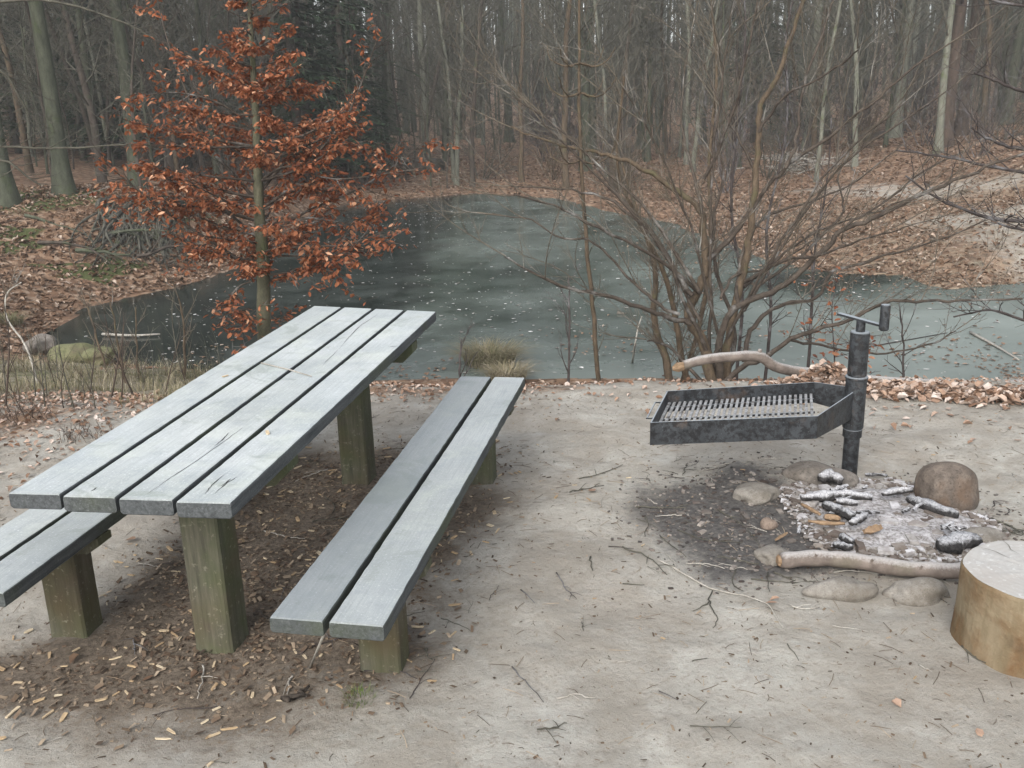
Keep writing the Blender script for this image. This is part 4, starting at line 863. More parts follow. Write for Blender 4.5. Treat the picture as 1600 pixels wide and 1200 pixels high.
# dead branches on the left slope
rd = random.Random(88)
for k, (x, y, lab) in enumerate([(120, 395, 'dark dead branch on the left bank below the bare roots'), (60, 385, 'dead branch on the leafy bank at the left edge'), (40, 340, 'mossy dead branch beside the big left trunk'), (215, 405, 'forked dead branch under the bare roots near the water'), (170, 370, 'crooked dead branch among the bare roots'), (265, 415, 'small dead branch left of the beech at the shore')]):
    p = hit(x, y); B = MB(); a = rd.uniform(-.5, .5); branch(B, np.array([0, 0, .04]), np.array([math.cos(a), math.sin(a), .12]), rd.uniform(.9, 1.7), rd.uniform(.025, .045), 1, rd, 7, .14, -.01, (6, 3), (.4, .9), .5, (.25, .5), (7, 5, 4, 3), .3, .004)
    o = B.build('dead_branch', M['bark_dark' if k % 2 else 'bark']); o.location = p; tag(o, lab, 'branch')
# root mass of the left beech: a child of that tree
B = MB(); inv = Matrix.Rotation(-rooted.rotation_euler[2], 3, 'Z'); sx_, sy_, sz_ = rooted.scale; ox, oy, oz = rooted.location
r3 = random.Random(3)
def toloc(P): return np.array([np.array(inv@Vector((p[0]-ox, p[1]-oy, p[2]-oz)))/[sx_, sy_, sz_] for p in P])
for k in range(110):
    px0 = r3.uniform(165, 290) if k < 74 else r3.uniform(235, 262); py0 = r3.uniform(300, 325); p = hit(px0, 318)
    pts_ = [np.array([p[0], p[1]+.4, tz(p[0], p[1]+.4)+.0])]; tx_ = px0+(r3.uniform(-70, 70) if k < 74 else r3.uniform(-40, 75)); ty_ = r3.uniform(345, 425) if k < 74 else r3.uniform(385, 428)
    e = hit(tx_, ty_)
    for t in (.25, .5, .75, 1): q = lerp(p, e, t); q = q+[r3.gauss(0, .12), r3.gauss(0, .12), 0]; q[2] = max(tz(q[0], q[1])+r3.uniform(-.02, .12)*(1.2-t)+.05*(t < .6), q[2]*0+tz(q[0], q[1])); pts_.append(q)
    r0_ = r3.uniform(.008, .045); Pb = bez(toloc(pts_), 4); B.tube(Pb, np.linspace(r0_, r0_*.25, len(Pb))/sx_, 6, False, 0, .3)
    if k % 2:
        i = len(Pb)//2; s_ = Pb[i]; e2_ = Pb[-1]+np.array([r3.gauss(0, .5), r3.gauss(0, .3), -.1]); B.tube([s_, lerp(s_, e2_, .5)+[0, 0, .05], e2_], [r0_*.5, r0_*.35, .005], 5)
rm = B.build('exposed_roots', M['rootm'], rooted)

# ================================================================ COPPER BEECH (young, by the water)
BY = 8.3; bb = D(413, 545, BY); bb = np.array([bb[0], BY, tz(bb[0], BY)])
def leaves(B, P, n, size, r, droop=.7, spread=.05, v0=0, v1=1.):
    P = np.array(P)
    for k in range(n):
        i = r.randint(0, len(P)-2); c = P[i]+(P[i+1]-P[i])*r.random()+np.array([r.gauss(0, spread), r.gauss(0, spread), r.gauss(-.015, spread*.6)])
        a = r.random()*6.28; dz = -r.uniform(.1, 1.4)*droop; d = np.array([math.cos(a), math.sin(a), dz]); d /= np.linalg.norm(d); s = size*r.uniform(.6, 1.2)
        u = np.cross(d, [0, 0, 1.]); u /= np.linalg.norm(u)+1e-9; ro = r.uniform(-.9, .9); nn = np.cross(u, d); u = u*math.cos(ro)+nn*math.sin(ro); nn = np.cross(u, d); wd = s*r.uniform(.18, .3); cp = s*r.uniform(-.05, .22)
        fold = s*r.uniform(.03, .14)
        B.add([c, c+d*s*.35+u*wd+nn*fold, c+d*s*.75+u*wd*.75+nn*(fold+cp*.5), c+d*s+nn*cp, c+d*s*.75-u*wd*.75+nn*(fold+cp*.5), c+d*s*.35-u*wd+nn*fold, c+d*s*.55+nn*cp*.2], None, [[0, 6, 1], [1, 6, 2], [2, 6, 3], [3, 6, 4], [4, 6, 5], [5, 6, 0]], min(1, max(0, r.gauss((v0+v1)/2, .25))))
def dpx(px, Y0, off=0.): return [D(x, y, Y0+off*i/(len(px)-1)) for i, (x, y) in enumerate(px)]
be = thing('copper_beech', tuple(bb), 'young beech holding copper orange leaves beside the pond behind the table', 'tree')
TR = [bb-[0, 0, .2]]+[D(x, y, BY) for x, y in [(413, 520), (412, 440), (409, 380), (405, 330), (402, 230), (397, 130), (391, 30), (388, -60), (385, -170)]]
TR = np.array(TR)-bb; RR = np.interp(np.arange(10), [0, 1, 2, 3, 4, 5, 6, 7, 9], [.058, .052, .047, .044, .038, .03, .022, .015, .008])
B = MB(); Tf = bez(TR, 4); B.tube(Tf, np.interp(np.linspace(0, 9, len(Tf)), np.arange(10), RR*1.22), 12, False, 0, .03); B.build('trunk', M['bark_olive'], be, smooth=True)
rb = random.Random(21); LIM = MB(); LV = MB()
def beech_limb(p, d, L_, r0, dens, up=.03, size=.054):
    n = 8; P = [p]; q = d/np.linalg.norm(d)
    for i in range(n): q = q+np.array([rb.gauss(0, .08), rb.gauss(0, .08), rb.gauss(0, .05)+up]); q /= np.linalg.norm(q); P.append(P[-1]+q*L_/n)
    P = np.array(P); LIM.tube(P, np.linspace(r0*.8, .003, n+1), 6)
    m_ = int(5+L_*9)
    for k in range(m_):
        t = .2+.8*(k+rb.random())/m_; i = min(int(t*n), n-1); b = P[i]; dd = P[min(i+1, n)]-P[i-1]; dd /= np.linalg.norm(dd)
        s = np.cross(dd, [0, 0, 1])*rb.choice((-1, 1))+np.array([0, 0, rb.gauss(.0, .16)]); nd = dd*rb.uniform(.5, 1)+s*rb.uniform(.5, 1.0); l = rb.uniform(.15, .42)*(1.2-.5*t)*min(1, L_)
        T2 = branch(LIM, b, nd, l, .004, 2, rb, 4, .12, .02, (2,), (.4, .8), .6, (.4, .7), (6, 4, 3, 3), .4, .0015)
        if rb.random() < dens*.85: leaves(LV, T2, int(rb.uniform(15, 32)), size, rb, 1., .03)
    if dens > .3: leaves(LV, P[4:], int(L_*4*dens), size, rb, 1., .025)
HP = [(520, .15), (480, .35), (440, .6), (400, .8), (360, 1.15), (300, 1.4), (260, 1.4), (200, 1.08), (150, .8), (100, .52), (50, .4), (0, .36), (-60, .3)]
for k in range(66):
    t = (k+rb.random())/66; y = 440-520*t; z = D(405, y, BY)[2]-bb[2]; i = int(np.argmin(abs(Tf[:, 2]-z))); p = Tf[i]
    L_ = np.interp(-y, [-h[0] for h in HP], [h[1] for h in HP])*rb.uniform(.5, 1.0)
    a = k*2.4+rb.uniform(-.4, .4); el = rb.uniform(.02, .3); dens = .95 if y > 120 else (.6 if y > 60 else .35); beech_limb(p, np.array([math.cos(a), math.sin(a), el]), L_, .012*(.5+L_), dens)
Q1 = lambda px: Zp(px, 2, 0, 0)
for px, off, r0_, dn in [([(810, 860), (700, 780), (560, 690), (440, 600), (340, 520)], -.5, .022, .5), ([(820, 650), (760, 580), (640, 440), (600, 330), (540, 180), (490, 0)], .5, .02, .3), ([(820, 650), (900, 590), (1000, 470), (1080, 370), (1130, 260), (1180, 120)], -.3, .016, .3),
                         ([(830, 740), (960, 660), (1100, 600), (1200, 540), (1330, 440)], .4, .014, .6), ([(830, 790), (950, 770), (1080, 765), (1220, 715)], -.4, .014, .9), ([(800, 740), (700, 660), (560, 620), (420, 640)], .4, .014, .9), ([(815, 870), (740, 900), (720, 960), (770, 990)], -.3, .008, .9), ([(810, 420), (700, 330), (560, 290), (430, 300)], -.5, .012, .9), ([(830, 860), (900, 850), (960, 830), (1040, 850)], -.3, .009, .95), ([(830, 800), (920, 800), (1000, 800), (1090, 790)], -.5, .010, .95), ([(815, 690), (960, 680), (1100, 700), (1160, 690)], .2, .010, .9), ([(800, 690), (640, 650), (500, 640), (400, 610)], -.2, .012, .95), ([(800, 760), (700, 750), (620, 770), (580, 760)], .3, .010, .95), ([(815, 600), (900, 500), (1000, 470), (1150, 440)], .3, .014, .8), ([(820, 560), (900, 520), (1050, 560), (1290, 530)], -.3, .012, .9)]:
    P = bez(np.array(dpx(Q1(px), BY, off))-bb, 4); LIM.tube(P, np.linspace(r0_, .004, len(P)), 6)
    for i in range(4, len(P)):
        for _ in range(2):
            dd = P[i]-P[i-1]; dd = dd/np.linalg.norm(dd); s = side(dd, rb); T2 = branch(LIM, P[i], dd*.7+s*.8, rb.uniform(.15, .4), .004, 2, rb, 4, .12, .03, (2,), (.4, .8), .6, (.4, .7), (6, 4, 3, 3), .4, .0015)
            if rb.random() < dn: leaves(LV, T2, int(rb.uniform(8, 20)), .06, rb, 1., .03)
LIM.build('limbs', M['limb'], be, smooth=True); LV.build('leaves', M['beech'], be)
# small copper shoots
def shoot(px, Y0, lab, nl, size=.06):
    P = np.array(dpx(px, Y0)); c = P[0].copy(); c[2] = min(c[2], tz(c[0], c[1])); P = np.r_[[c], P]-c; o = thing('beech_shoot', tuple(c), lab, 'shoot'); A = MB(); Lf = MB(); P = bez(P, 3); A.tube(P, np.linspace(.008, .003, len(P)), 5)
    for i in range(2, len(P)):
        for _ in range(2):
            a = rb.random()*6.28; T2 = branch(A, P[i], np.array([math.cos(a), math.sin(a), .3]), rb.uniform(.12, .35), .003, 2, rb, 4, .1, .02, (1,), (.4, .8), .6, (.4, .7), (6, 4, 3, 3), .4, .0012)
            if rb.random() < .7: leaves(Lf, T2, nl, size, rb)
    A.build('stem', M['twig_dark'], o, smooth=True); Lf.build('leaves', M['beech'], o)
shoot([(1305, 590), (1303, 540), (1300, 480), (1310, 430)], 7.0, 'low copper leaved beech shoot behind the grill post', 6, .055)
shoot([(1345, 592), (1350, 560), (1345, 530)], 6.7, 'small copper leaved shoot at the right foot of the grill post', 5, .055)
shoot([(385, 560), (380, 530), (372, 500)], 8.0, 'copper leaved shoot left of the beech trunk foot', 6, .07)
shoot([(455, 545), (452, 500), (460, 480)], 8.6, 'copper leaved shoot right of the beech trunk foot', 6, .07)

# ================================================================ BARE SHORELINE TREE (many stems)
CY = 7.0; cb = D(1115, 606, CY); cb = np.array([cb[0], CY, tz(cb[0], CY)])
ct = thing('shoreline_tree', tuple(cb), 'wide bare many stemmed tree on the bank behind the grill', 'tree')
Q2 = lambda px: Zp(px, 2, 800, 0)
STEMS = [([(625, 1215), (600, 1080), (560, 1010), (555, 960), (590, 890), (605, 820), (598, 740), (597, 670), (560, 630), (480, 570), (400, 525), (340, 495), (260, 475), (180, 460), (80, 430), (0, 400)], 20, 3, .9, 0),
    ([(605, 820), (660, 770), (710, 710), (760, 640), (800, 580), (850, 530), (880, 500), (960, 450), (1060, 370), (1150, 300), (1240, 220), (1330, 160)], 9, 3, -.5, .3), ([(855, 525), (890, 440), (900, 330), (930, 200), (980, 80), (1000, 0), (1010, -60)], 6, 2.5, .5, -.1),
    ([(650, 1215), (645, 1080), (680, 980), (740, 940), (830, 900), (900, 850), (980, 770), (1050, 710), (1150, 670), (1260, 615), (1380, 570), (1480, 520), (1600, 480), (1700, 450)], 13, 3, -.8, 0), ([(670, 1215), (672, 1090), (700, 950), (730, 820), (750, 700), (760, 560), (770, 420), (780, 330), (830, 240), (870, 120), (910, 0), (930, -60)], 16, 5, .2, .1),
    ([(560, 1010), (470, 985), (400, 960), (300, 925), (240, 912), (150, 890), (60, 850), (-20, 800)], 9, 2.5, -.6, 0), ([(640, 1215), (720, 1150), (800, 1110), (870, 1060), (950, 1030), (1050, 1000), (1160, 950), (1260, 940), (1400, 940), (1600, 932)], 10, 3, -.5, -.1), ([(870, 1060), (960, 1080), (1080, 1100), (1200, 1100), (1320, 1070), (1390, 1030)], 5, 2, .3, -.2),
    ([(730, 1130), (740, 1050), (780, 990), (850, 950), (950, 930), (1000, 850), (1100, 820), (1200, 790), (1330, 750), (1480, 690)], 9, 2.5, .6, .1), ([(650, 930), (700, 860), (800, 840), (880, 790), (960, 740)], 5, 2, .5, 0), ([(597, 670), (560, 520), (530, 400), (540, 250), (560, 100)], 6, 2, .7, .3), ([(600, 560), (680, 380), (720, 240), (760, 40), (770, -40)], 6, 2, -.3, .3),
    ([(560, 920), (500, 830), (440, 740), (360, 660), (280, 615), (150, 590), (0, 580)], 8, 2.5, .8, 0), ([(520, 985), (440, 940), (380, 880), (300, 800), (240, 750), (160, 745), (60, 690), (-60, 670)], 6, 2, .2, -.1), ([(700, 950), (720, 780), (780, 690), (860, 650), (960, 620), (1080, 560), (1200, 470)], 7, 2, .7, .1), ([(700, 1000), (760, 900), (900, 800), (1010, 690), (1040, 640), (1020, 560), (1080, 400), (1120, 250)], 6, 2, .9, .2),
    ([(1030, 715), (1150, 640), (1280, 540), (1400, 480)], 4, 2, .5, -.3), ([(610, 1215), (540, 1130), (480, 1080), (420, 1060)], 7, 3, .5, 0), ([(755, 520), (700, 420), (640, 300), (600, 200), (560, 150)], 5, 2, .6, .3), ([(770, 420), (850, 300), (930, 260), (1030, 200), (1080, 150)], 5, 2, -.5, .2), ([(660, 1200), (690, 1120), (690, 1000), (640, 850), (630, 700), (660, 560), (650, 440)], 10, 3, .8, .1)]
rf = random.Random(77)
for k in range(4):
    x0, y0 = rf.uniform(610, 690), rf.uniform(1120, 1190); xt = rf.uniform(60, 1250); yt = rf.uniform(-80, 260)+abs(xt-640)*.25; mx = x0+(xt-x0)*.35; my = y0+(yt-y0)*.5
    STEMS.append(([(x0, y0), (x0+(mx-x0)*.45+rf.uniform(-15, 15), y0+(my-y0)*.5), (mx+rf.uniform(-25, 25), my), (mx+(xt-mx)*.5+rf.uniform(-25, 25), my+(yt-my)*.55), (xt, yt)], rf.uniform(5, 8), 2, rf.uniform(-1, 1), rf.uniform(0, .3)))
for k in range(6):
    lf = k % 2; x0, y0 = (rf.uniform(540, 600), rf.uniform(900, 1010)) if lf else (rf.uniform(690, 760), rf.uniform(880, 1000)); xt = rf.uniform(-120, 260) if lf else rf.uniform(1050, 1500); yt = rf.uniform(250, 720); mx = x0+(xt-x0)*.5; my = y0+(yt-y0)*.62
    STEMS.append(([(x0, y0), (x0+(mx-x0)*.5, y0+(my-y0)*.62), (mx+rf.uniform(-20, 20), my+rf.uniform(-20, 20)), (mx+(xt-mx)*.5, my+(yt-my)*.62+rf.uniform(-15, 15)), (xt, yt)], rf.uniform(5, 7.5), 2, rf.uniform(-1.3, 1.3), rf.uniform(0, .3)))
TW = MB(); rs = random.Random(31); scl = CY/FP/math.cos(PT)*.5*1.0
for px, w0, w1, off, start in STEMS:
    P = np.array([D(x, y, CY+start+off*(i/(len(px)-1))) for i, (x, y) in enumerate(Q2(px))])-cb; Pf = bez(P, 4); n = len(Pf); L_ = np.linalg.norm(Pf[1:]-Pf[:-1], axis=1).sum()
    if px[0][1] > 1200: Pf = np.r_[[Pf[0]*[1, 1, 0]+[0, 0, -.25]], Pf]; n += 1
    R = np.interp(np.linspace(0, 1, n), [0, .3, 1], [w0*.5*CY/FP, (w0*.62+w1*.38)*.5*CY/FP, w1*.5*CY/FP])
    B = MB(); B.tube(Pf+rng.normal(size=Pf.shape)*.006, R, 8 if w0 > 8 else 6, False, 0, .05); B.build('stem', M['bark_brown'] if w0 > 15 else M['limb'], ct, smooth=True)
    k = 0; d0 = .3 if w0 > 9 else (.3 if px[0][1] > 1100 else .08); m_ = int(L_*(7 if w0 < 9 else 6))
    for k in range(m_):
        t = d0+(1-d0)*(k+rs.random())/m_; i = min(int(t*(n-1)), n-2); b = Pf[i]+(Pf[i+1]-Pf[i])*rs.random(); dd = Pf[i+1]-Pf[i]; dd /= np.linalg.norm(dd)
        s = side(dd, rs); s[2] = abs(s[2])*.8+.1; a = rs.uniform(.5, 1.1); nd = dd*math.cos(a)+s*math.sin(a); big = rs.random() < .25
        branch(TW, b, nd, rs.uniform(.5, 1.0) if big else rs.uniform(.12, .45), .005 if big else .003, 2, rs, 6, .12, .05, (5, 2) if big else (3,), (.4, .9), .6, (.3, .6), (6, 4, 3, 3), .35, .0013)
    branch(TW, Pf[-1], Pf[-1]-Pf[-2], .7, R[-1], 2, rs, 7, .08, .03, (6, 3), (.4, .9), .6, (.3, .5), (6, 4, 3, 3), .3, .0013)
TW.build('twigs', M['fan'], ct, smooth=True)
# second clump of brown stems just behind it
def traced_tree(name, lab, stems, Y0, mat, twmat, dens, seed, cat='tree', lmax=.5, smallk=(3,), upb=.05, foot=True):
    r = random.Random(seed); c = np.array(dpx(stems[0][0][:2], Y0)[0]); c[2] = tz(c[0], c[1]) if foot else c[2]; o = thing(name, tuple(c), lab, cat); T_ = MB(); A = MB()
    for px, w0, w1, off, start in stems:
        P = np.array([D(x, y, Y0+start+off*(i/(len(px)-1))) for i, (x, y) in enumerate(px)])-c; Pf = bez(P, 4)
        if foot and abs(px[0][0]-stems[0][0][0][0]) < 60 and abs(px[0][1]-stems[0][0][0][1]) < 30: Pf = np.r_[[Pf[0]*[1, 1, 0]+[0, 0, -.2]], Pf]
        n = len(Pf); L_ = np.linalg.norm(Pf[1:]-Pf[:-1], axis=1).sum(); R = np.linspace(w0, w1, n)*.5*Y0/FP; A.tube(Pf+rng.normal(size=Pf.shape)*.003, R, 8, False, 0, .04)
        m_ = int(L_*dens)
        for k in range(m_):
            t = .15+.85*(k+r.random())/m_; i = min(int(t*(n-1)), n-2); dd = Pf[i+1]-Pf[i]; dd /= np.linalg.norm(dd); s = side(dd, r); s[2] = abs(s[2]); a = r.uniform(.5, 1.1)
            branch(T_, Pf[i], dd*math.cos(a)+s*math.sin(a), r.uniform(.15, lmax), min(.006, R[i]*.6), 2, r, 5, .12, upb, smallk, (.4, .9), .6, (.3, .6), (6, 4, 3, 3), .35, .0013)
    A.build('trunk', mat, o, smooth=True); T_.build('crown', twmat, o, smooth=True); return o
traced_tree('alder_clump', 'leaning clump of brown stems left of the shoreline tree at the water edge', [([(1048, 612), (1040, 560), (1022, 500), (1025, 430), (1010, 370), (985, 300), (960, 220)], 15, 3, .6, 0), ([(1080, 610), (1065, 560), (1052, 480), (1035, 420), (1000, 350), (965, 260), (975, 120)], 12, 3, -.4, .2), ([(1062, 612), (1090, 520), (1110, 400), (1108, 250), (1120, 120), (1110, -20)], 10, 3, .5, .3)], 8.6, M['bark_brown'], M['fan'], 16, 41, lmax=.7, smallk=(4, 2))
traced_tree('maple_sapling', 'tall straight sapling with whorled twigs left of the shoreline tree', [([(936, 605), (928, 500), (918, 400), (910, 290), (906, 190), (905, 80), (905, -40)], 8, 3.5, 0, 0)]+
    [([(906, y), (906+s*25, y+6), (906+s*45, y-6), (906+s*(52+dx), y-25)], 3, 1.2, o_, 0) for y in (98, 145, 250) for s, dx, o_ in ((-1, 0, .1), (1, 4, -.1), (-.6, 2, -.3), (.7, 1, .3))], 7.6, M['bark_brown'], M['twig'], 5, 43, lmax=.3)
for j, (lab, px, Y0) in enumerate([('thin upright sapling between the bench end and the shoreline tree', [(888, 598), (890, 540), (889, 470), (888, 430)], 6.8), ('bare stalk standing just right of the near bench end', [(718, 598), (719, 560), (721, 530)], 6.6), ('tall thin stem crossing behind the right limbs of the shoreline tree', [(1262, 600), (1268, 480), (1275, 380), (1290, 300), (1300, 180)], 7.8),
    ('slim stem rising behind the grill tray', [(1195, 596), (1205, 480), (1198, 360), (1230, 200), (1228, 60), (1250, -40)], 8.4), ('slim mossy stem in the middle of the shoreline tree', [(1150, 600), (1160, 460), (1142, 330), (1150, 200), (1165, 60), (1160, -40)], 8.2), ('thin bare stem at the right of the grill post', [(1410, 600), (1412, 540), (1406, 480)], 7.2)]):
    traced_tree('thin_sapling', lab, [(px, 4.5 if j < 2 or j == 5 else 6, 2, .2, 0)], Y0, M['twig_dark'], M['twig_dark'], 9, 50+j, lmax=.35)
for j, (lab, px) in enumerate([('brown forked sapling stem on the left bank right of the mossy boulder', [(197, 600), (188, 560), (180, 510), (172, 470)]), ('tallest thin stem on the left bank reaching over the dark water', [(290, 597), (288, 540), (285, 490), (270, 440)]), ('thin stem leaning left beside the mossy boulder', [(170, 590), (155, 540), (140, 490), (125, 465)]), ('upright stem just left of the tallest thin stem', [(218, 594), (214, 540), (212, 480)]), ('curved pale stem at the far left of the bank', [(60, 600), (40, 540), (12, 500), (10, 460), (35, 440)])]):
    traced_tree('thin_sapling', lab, [(px, 5.5 if j < 2 else 4, 2, .2, 0)], hit(*px[0])[1], M['bark_brown'] if j < 4 else M['twig_pale'], M['fan'], 11, 80+j, lmax=.35)
# tree off the right edge whose boughs arch in
traced_tree('arching_tree', 'bare boughs arching in from the right edge above the pond', [([(1900, 640), (1890, 480), (1880, 300), (1870, 100), (1860, -100)], 40, 20, 0, 0)]+
    [(Zp(px, 2, 800, 0), w0, 2.5, -.3, .0) for px, w0 in [([(2150, 420), (1800, 480), (1600, 465), (1540, 455), (1480, 430), (1435, 403)], 8), ([(2150, 600), (1850, 690), (1600, 692), (1500, 682), (1400, 650), (1320, 615), (1230, 550)], 8), ([(2160, 500), (1800, 570), (1600, 540), (1450, 510), (1330, 485), (1200, 470)], 7), ([(2150, 650), (1800, 740), (1600, 718), (1520, 700)], 7), ([(2150, 200), (1800, 300), (1600, 285), (1530, 260), (1480, 240), (1445, 228)], 7), ([(2150, 900), (1800, 1020), (1600, 1000), (1500, 970), (1380, 990)], 6), ([(2150, 50), (1800, 60), (1600, 20), (1450, -10)], 7)]], 6.8, M['twig_dark'], M['twig_dark'], 6, 61, lmax=.45)
# thin boughs entering from the left edge
traced_tree('left_edge_tree', 'bare boughs reaching in from the left edge above the pond bank', [([(-260, 640), (-270, 400), (-280, 100)], 50, 20, 0, 0)]+
    [(px, 6, 2, .3, 0) for px in [[(-270, 300), (-100, 250), (0, 230), (100, 232), (200, 225)], [(-270, 180), (-80, 90), (0, 110), (30, 150), (45, 180)], [(-270, 100), (-80, 20), (60, 0), (180, 30), (240, 60)], [(-270, 330), (-100, 280), (0, 250), (40, 275), (65, 290)]]], 9.5, M['twig'], M['twig'], 6, 63, lmax=.6, foot=True)

# ================================================================ FALLEN BRANCH, LEAF DRIFT, SHORE THINGS
def fb(x, y, Y): return D(x, y, Y)
P = [D(1068, 571, 5.95), D(1096, 563, 5.95), D(1135, 558, 5.95), D(1185, 557, 5.98), D(1212, 573, 6.0), D(1263, 583, 6.05), D(1400, 598, 6.05), D(1560, 604, 6.0), D(1640, 597, 5.9), D(1760, 600, 5.8)]
c = P[5]*[1, 1, 0]; fbn = thing('fallen_branch', tuple(c), 'long pale crooked branch lying along the bank edge behind the grill', 'branch')
Pp = bez(np.array(P)-c, 5); B = MB(); B.tube(Pp, np.interp(np.linspace(0, 1, len(Pp)), [0, .5, 1], [.030, .036, .04]), 10, True, 0, .05); B.tube([Pp[15], Pp[15]+[.01, 0, .05]], [.02, .012], 6, True); B.build('bark', M['frostbark'], fbn, smooth=True)
B = MB(); d = Pp[0]-Pp[1]; d /= np.linalg.norm(d); B.tube([Pp[0]-d*.002, Pp[0]+d*.04, Pp[0]+d*.075], [.031, .033, .014], 8, True, 0, .3); B.build('broken_end', M['rawwood'], fbn)
B = MB()
def heap(cx, cy, sx_, sy_, hh, n, size=.07):
    q = rng.normal(size=(n, 2))*[sx_, sy_]+[cx, cy]; e = np.exp(-(((q[:, 0]-cx)/sx_)**2+((q[:, 1]-cy)/sy_)**2)/1.6); z = terr(q[:, 0], q[:, 1])+rng.random(n)*hh*e; litter(B, q, size*.85*(.6+.7*rng.random(n)), np.clip(rng.normal(.6, .28, n), 0, 1), curl=.5, asp=.75, tilt=.5, zfun=z)
for x, y, sx_, sy_, hh, n in [(1290, 600, .13, .05, .13, 500), (1322, 602, .1, .05, .08, 200), (1400, 614, .2, .05, .05, 420), (1470, 620, .2, .06, .045, 520), (1550, 622, .2, .05, .035, 260), (1700, 620, .4, .12, .05, 400)]:
    p = G(x, y, 0); heap(p[0], p[1], sx_, sy_, hh, n)
tag(B.build('leaf_drift', M['frostleaf']), 'drift of frosted brown leaves against the fallen branch', 'leaves', kind='stuff')
# loose leaves, individual, on the plateau at right
lp = [(1395, 670), (1512, 665), (1545, 662), (1440, 640), (1460, 655), (1520, 690), (1490, 630), (1590, 690), (1565, 655), (1400, 640), (1010, 650), (925, 773), (1205, 950), (1210, 945), (1480, 760), (478, 697), (1180, 610), (870, 660), (150, 690), (60, 720), (1530, 1145), (1400, 1100), (205, 850), (118, 1035), (232, 1065), (305, 1060)]
def leaf_obj(c, s, v, lab, grp, mat):
    B = MB(); litter(B, np.array([[0., 0.]]), s, v, curl=.5, asp=.7, tilt=.3, zfun=np.zeros(1)); o = B.build('fallen_leaf', mat); o.location = c; o.rotation_euler = (0, 0, rnd.random()*6.28); return tag(o, lab, 'leaf', grp)
for x, y in lp:
    p = G(x, y); leaf_obj((p[0], p[1], tz(p[0], p[1])+.003), rnd.uniform(.035, .06), rnd.uniform(.2, .9), 'single curled brown leaf lying on the bare ground', 'loose leaves on the bare ground', M['frostleaf'] if x > 900 else M['litter'])
for p in inpoly([G(*p) for p in [(1150, 612), (1600, 630), (1600, 720), (1350, 670)]], 26): leaf_obj((p[0], p[1], tz(p[0], p[1])+.003), rnd.uniform(.03, .055), rnd.uniform(.2, .9), 'single curled brown leaf lying on the bare ground', 'loose leaves on the bare ground', M['frostleaf'])
# leaf litter carpets
B = MB()
def carpet(n, xlo, xhi, ylo, yhi, size, cond, var=(.45, .28)):
    q = np.stack([rng.uniform(xlo, xhi, n), rng.uniform(ylo, yhi, n)], -1); sd_ = sdist(q[:, 0], q[:, 1], POND); pd = sdist(q[:, 0], q[:, 1], PATH); k = cond(q[:, 0], q[:, 1], sd_, pd); q = q[k]
    litter(B, q, size*(.6+.7*rng.random(len(q))), np.clip(rng.normal(*var, len(q)), 0, 1), curl=.5, asp=.65, tilt=.5)
carpet(19000, -10, -1, 11, 22, .08, lambda x, y, s, p: s > .0, (.5, .27))
carpet(24000, -6, 22, 14, 40, .10, lambda x, y, s, p: (s > .0) & (rng.random(len(x)) < np.where(np.minimum(p, sdist(x, y, PATH2)) < .1, .35, .9)), (.45, .27))
carpet(24000, 2, 14, 12.5, 22, .06, lambda x, y, s, p: (s > -.3) & (rng.random(len(x)) < np.where(np.minimum(p, sdist(x, y, PATH2)) < .1, .3, .75)), (.65, .25))
tag(B.build('leaf_litter', M['litter']), 'brown beech leaves carpeting the far shores and forest floor', 'leaves', kind='stuff')
B = MB()
carpet(6500, -5.5, 4.6, 5.45, 6.5, .034, lambda x, y, s, p: rng.random(len(x)) < np.where(x < .2, 1, .3)*np.exp(-((y-6.1)/.42)**2), (.5, .28))
carpet(3000, -5, -1.6, 4.0, 6.6, .034, lambda x, y, s, p: rng.random(len(x)) < sstep(3.6, 6.0, y-.35*(x+1.6)), (.45, .28))
tag(B.build('bank_leaf_litter', M['frostleaf']), 'frosted leaf fragments along the edge of the bank behind the table', 'leaves', kind='stuff')
# flecks frozen in the ice
B = MB(); n = 11000; q = np.stack([rng.uniform(-8, 14, n), 8.5+22*rng.random(n)**1.1], -1); sd_ = sdist(q[:, 0], q[:, 1], POND); k = (sd_ < -.1) & (rng.random(n) < .25+.6*(fbm(q[:, 0]*.5, q[:, 1]*.5, 77) > .48)+.3*(q[:, 0] > 3)); q = q[k]
litter(B, q, .02+.05*rng.random(len(q))**2, rng.random(len(q)), curl=.1, asp=.75, tilt=.06, zfun=np.full(len(q), ZW), zoff=.004)
tag(B.build('frozen_leaf_flecks', M['fleck']), 'pale leaf scraps and frost flecks frozen into the pond ice', 'flecks', kind='stuff')
B = MB(); q = np.stack([rng.uniform(1, 13, 26000), rng.uniform(9, 21, 26000)], -1); sd_ = sdist(q[:, 0], q[:, 1], POND); k = (sd_ < .5) & (q[:, 1] > 11.5) & (rng.random(26000) < np.exp(np.minimum(sd_, 0)/.9)*.25+.75*np.exp(np.minimum(sd_, 0)/.5)*(fbm(q[:, 0]*1.1, q[:, 1]*1.1, 98) > .46)); q = q[k]
q2 = np.stack([rng.uniform(-4, 7, 8000), rng.uniform(8.8, 11.5, 8000)], -1); q2 = q2[(rng.random(8000) < np.exp(-(q2[:, 1]-9.2)/.8)) & (fbm(q2[:, 0]*.9, q2[:, 1]*.9, 83) > .45)]; q = np.r_[q, q2]
litter(B, q, .02+.05*rng.random(len(q)), np.clip(rng.normal(.58, .25, len(q)), 0, 1), curl=.3, asp=.7, tilt=.2, zfun=np.maximum(terr(q[:, 0], q[:, 1]), ZW), zoff=.005)
tag(B.build('shore_leaf_scatter', M['litter']), 'brown leaf scraps scattered on the ice along the near and right shores', 'leaves', kind='stuff')
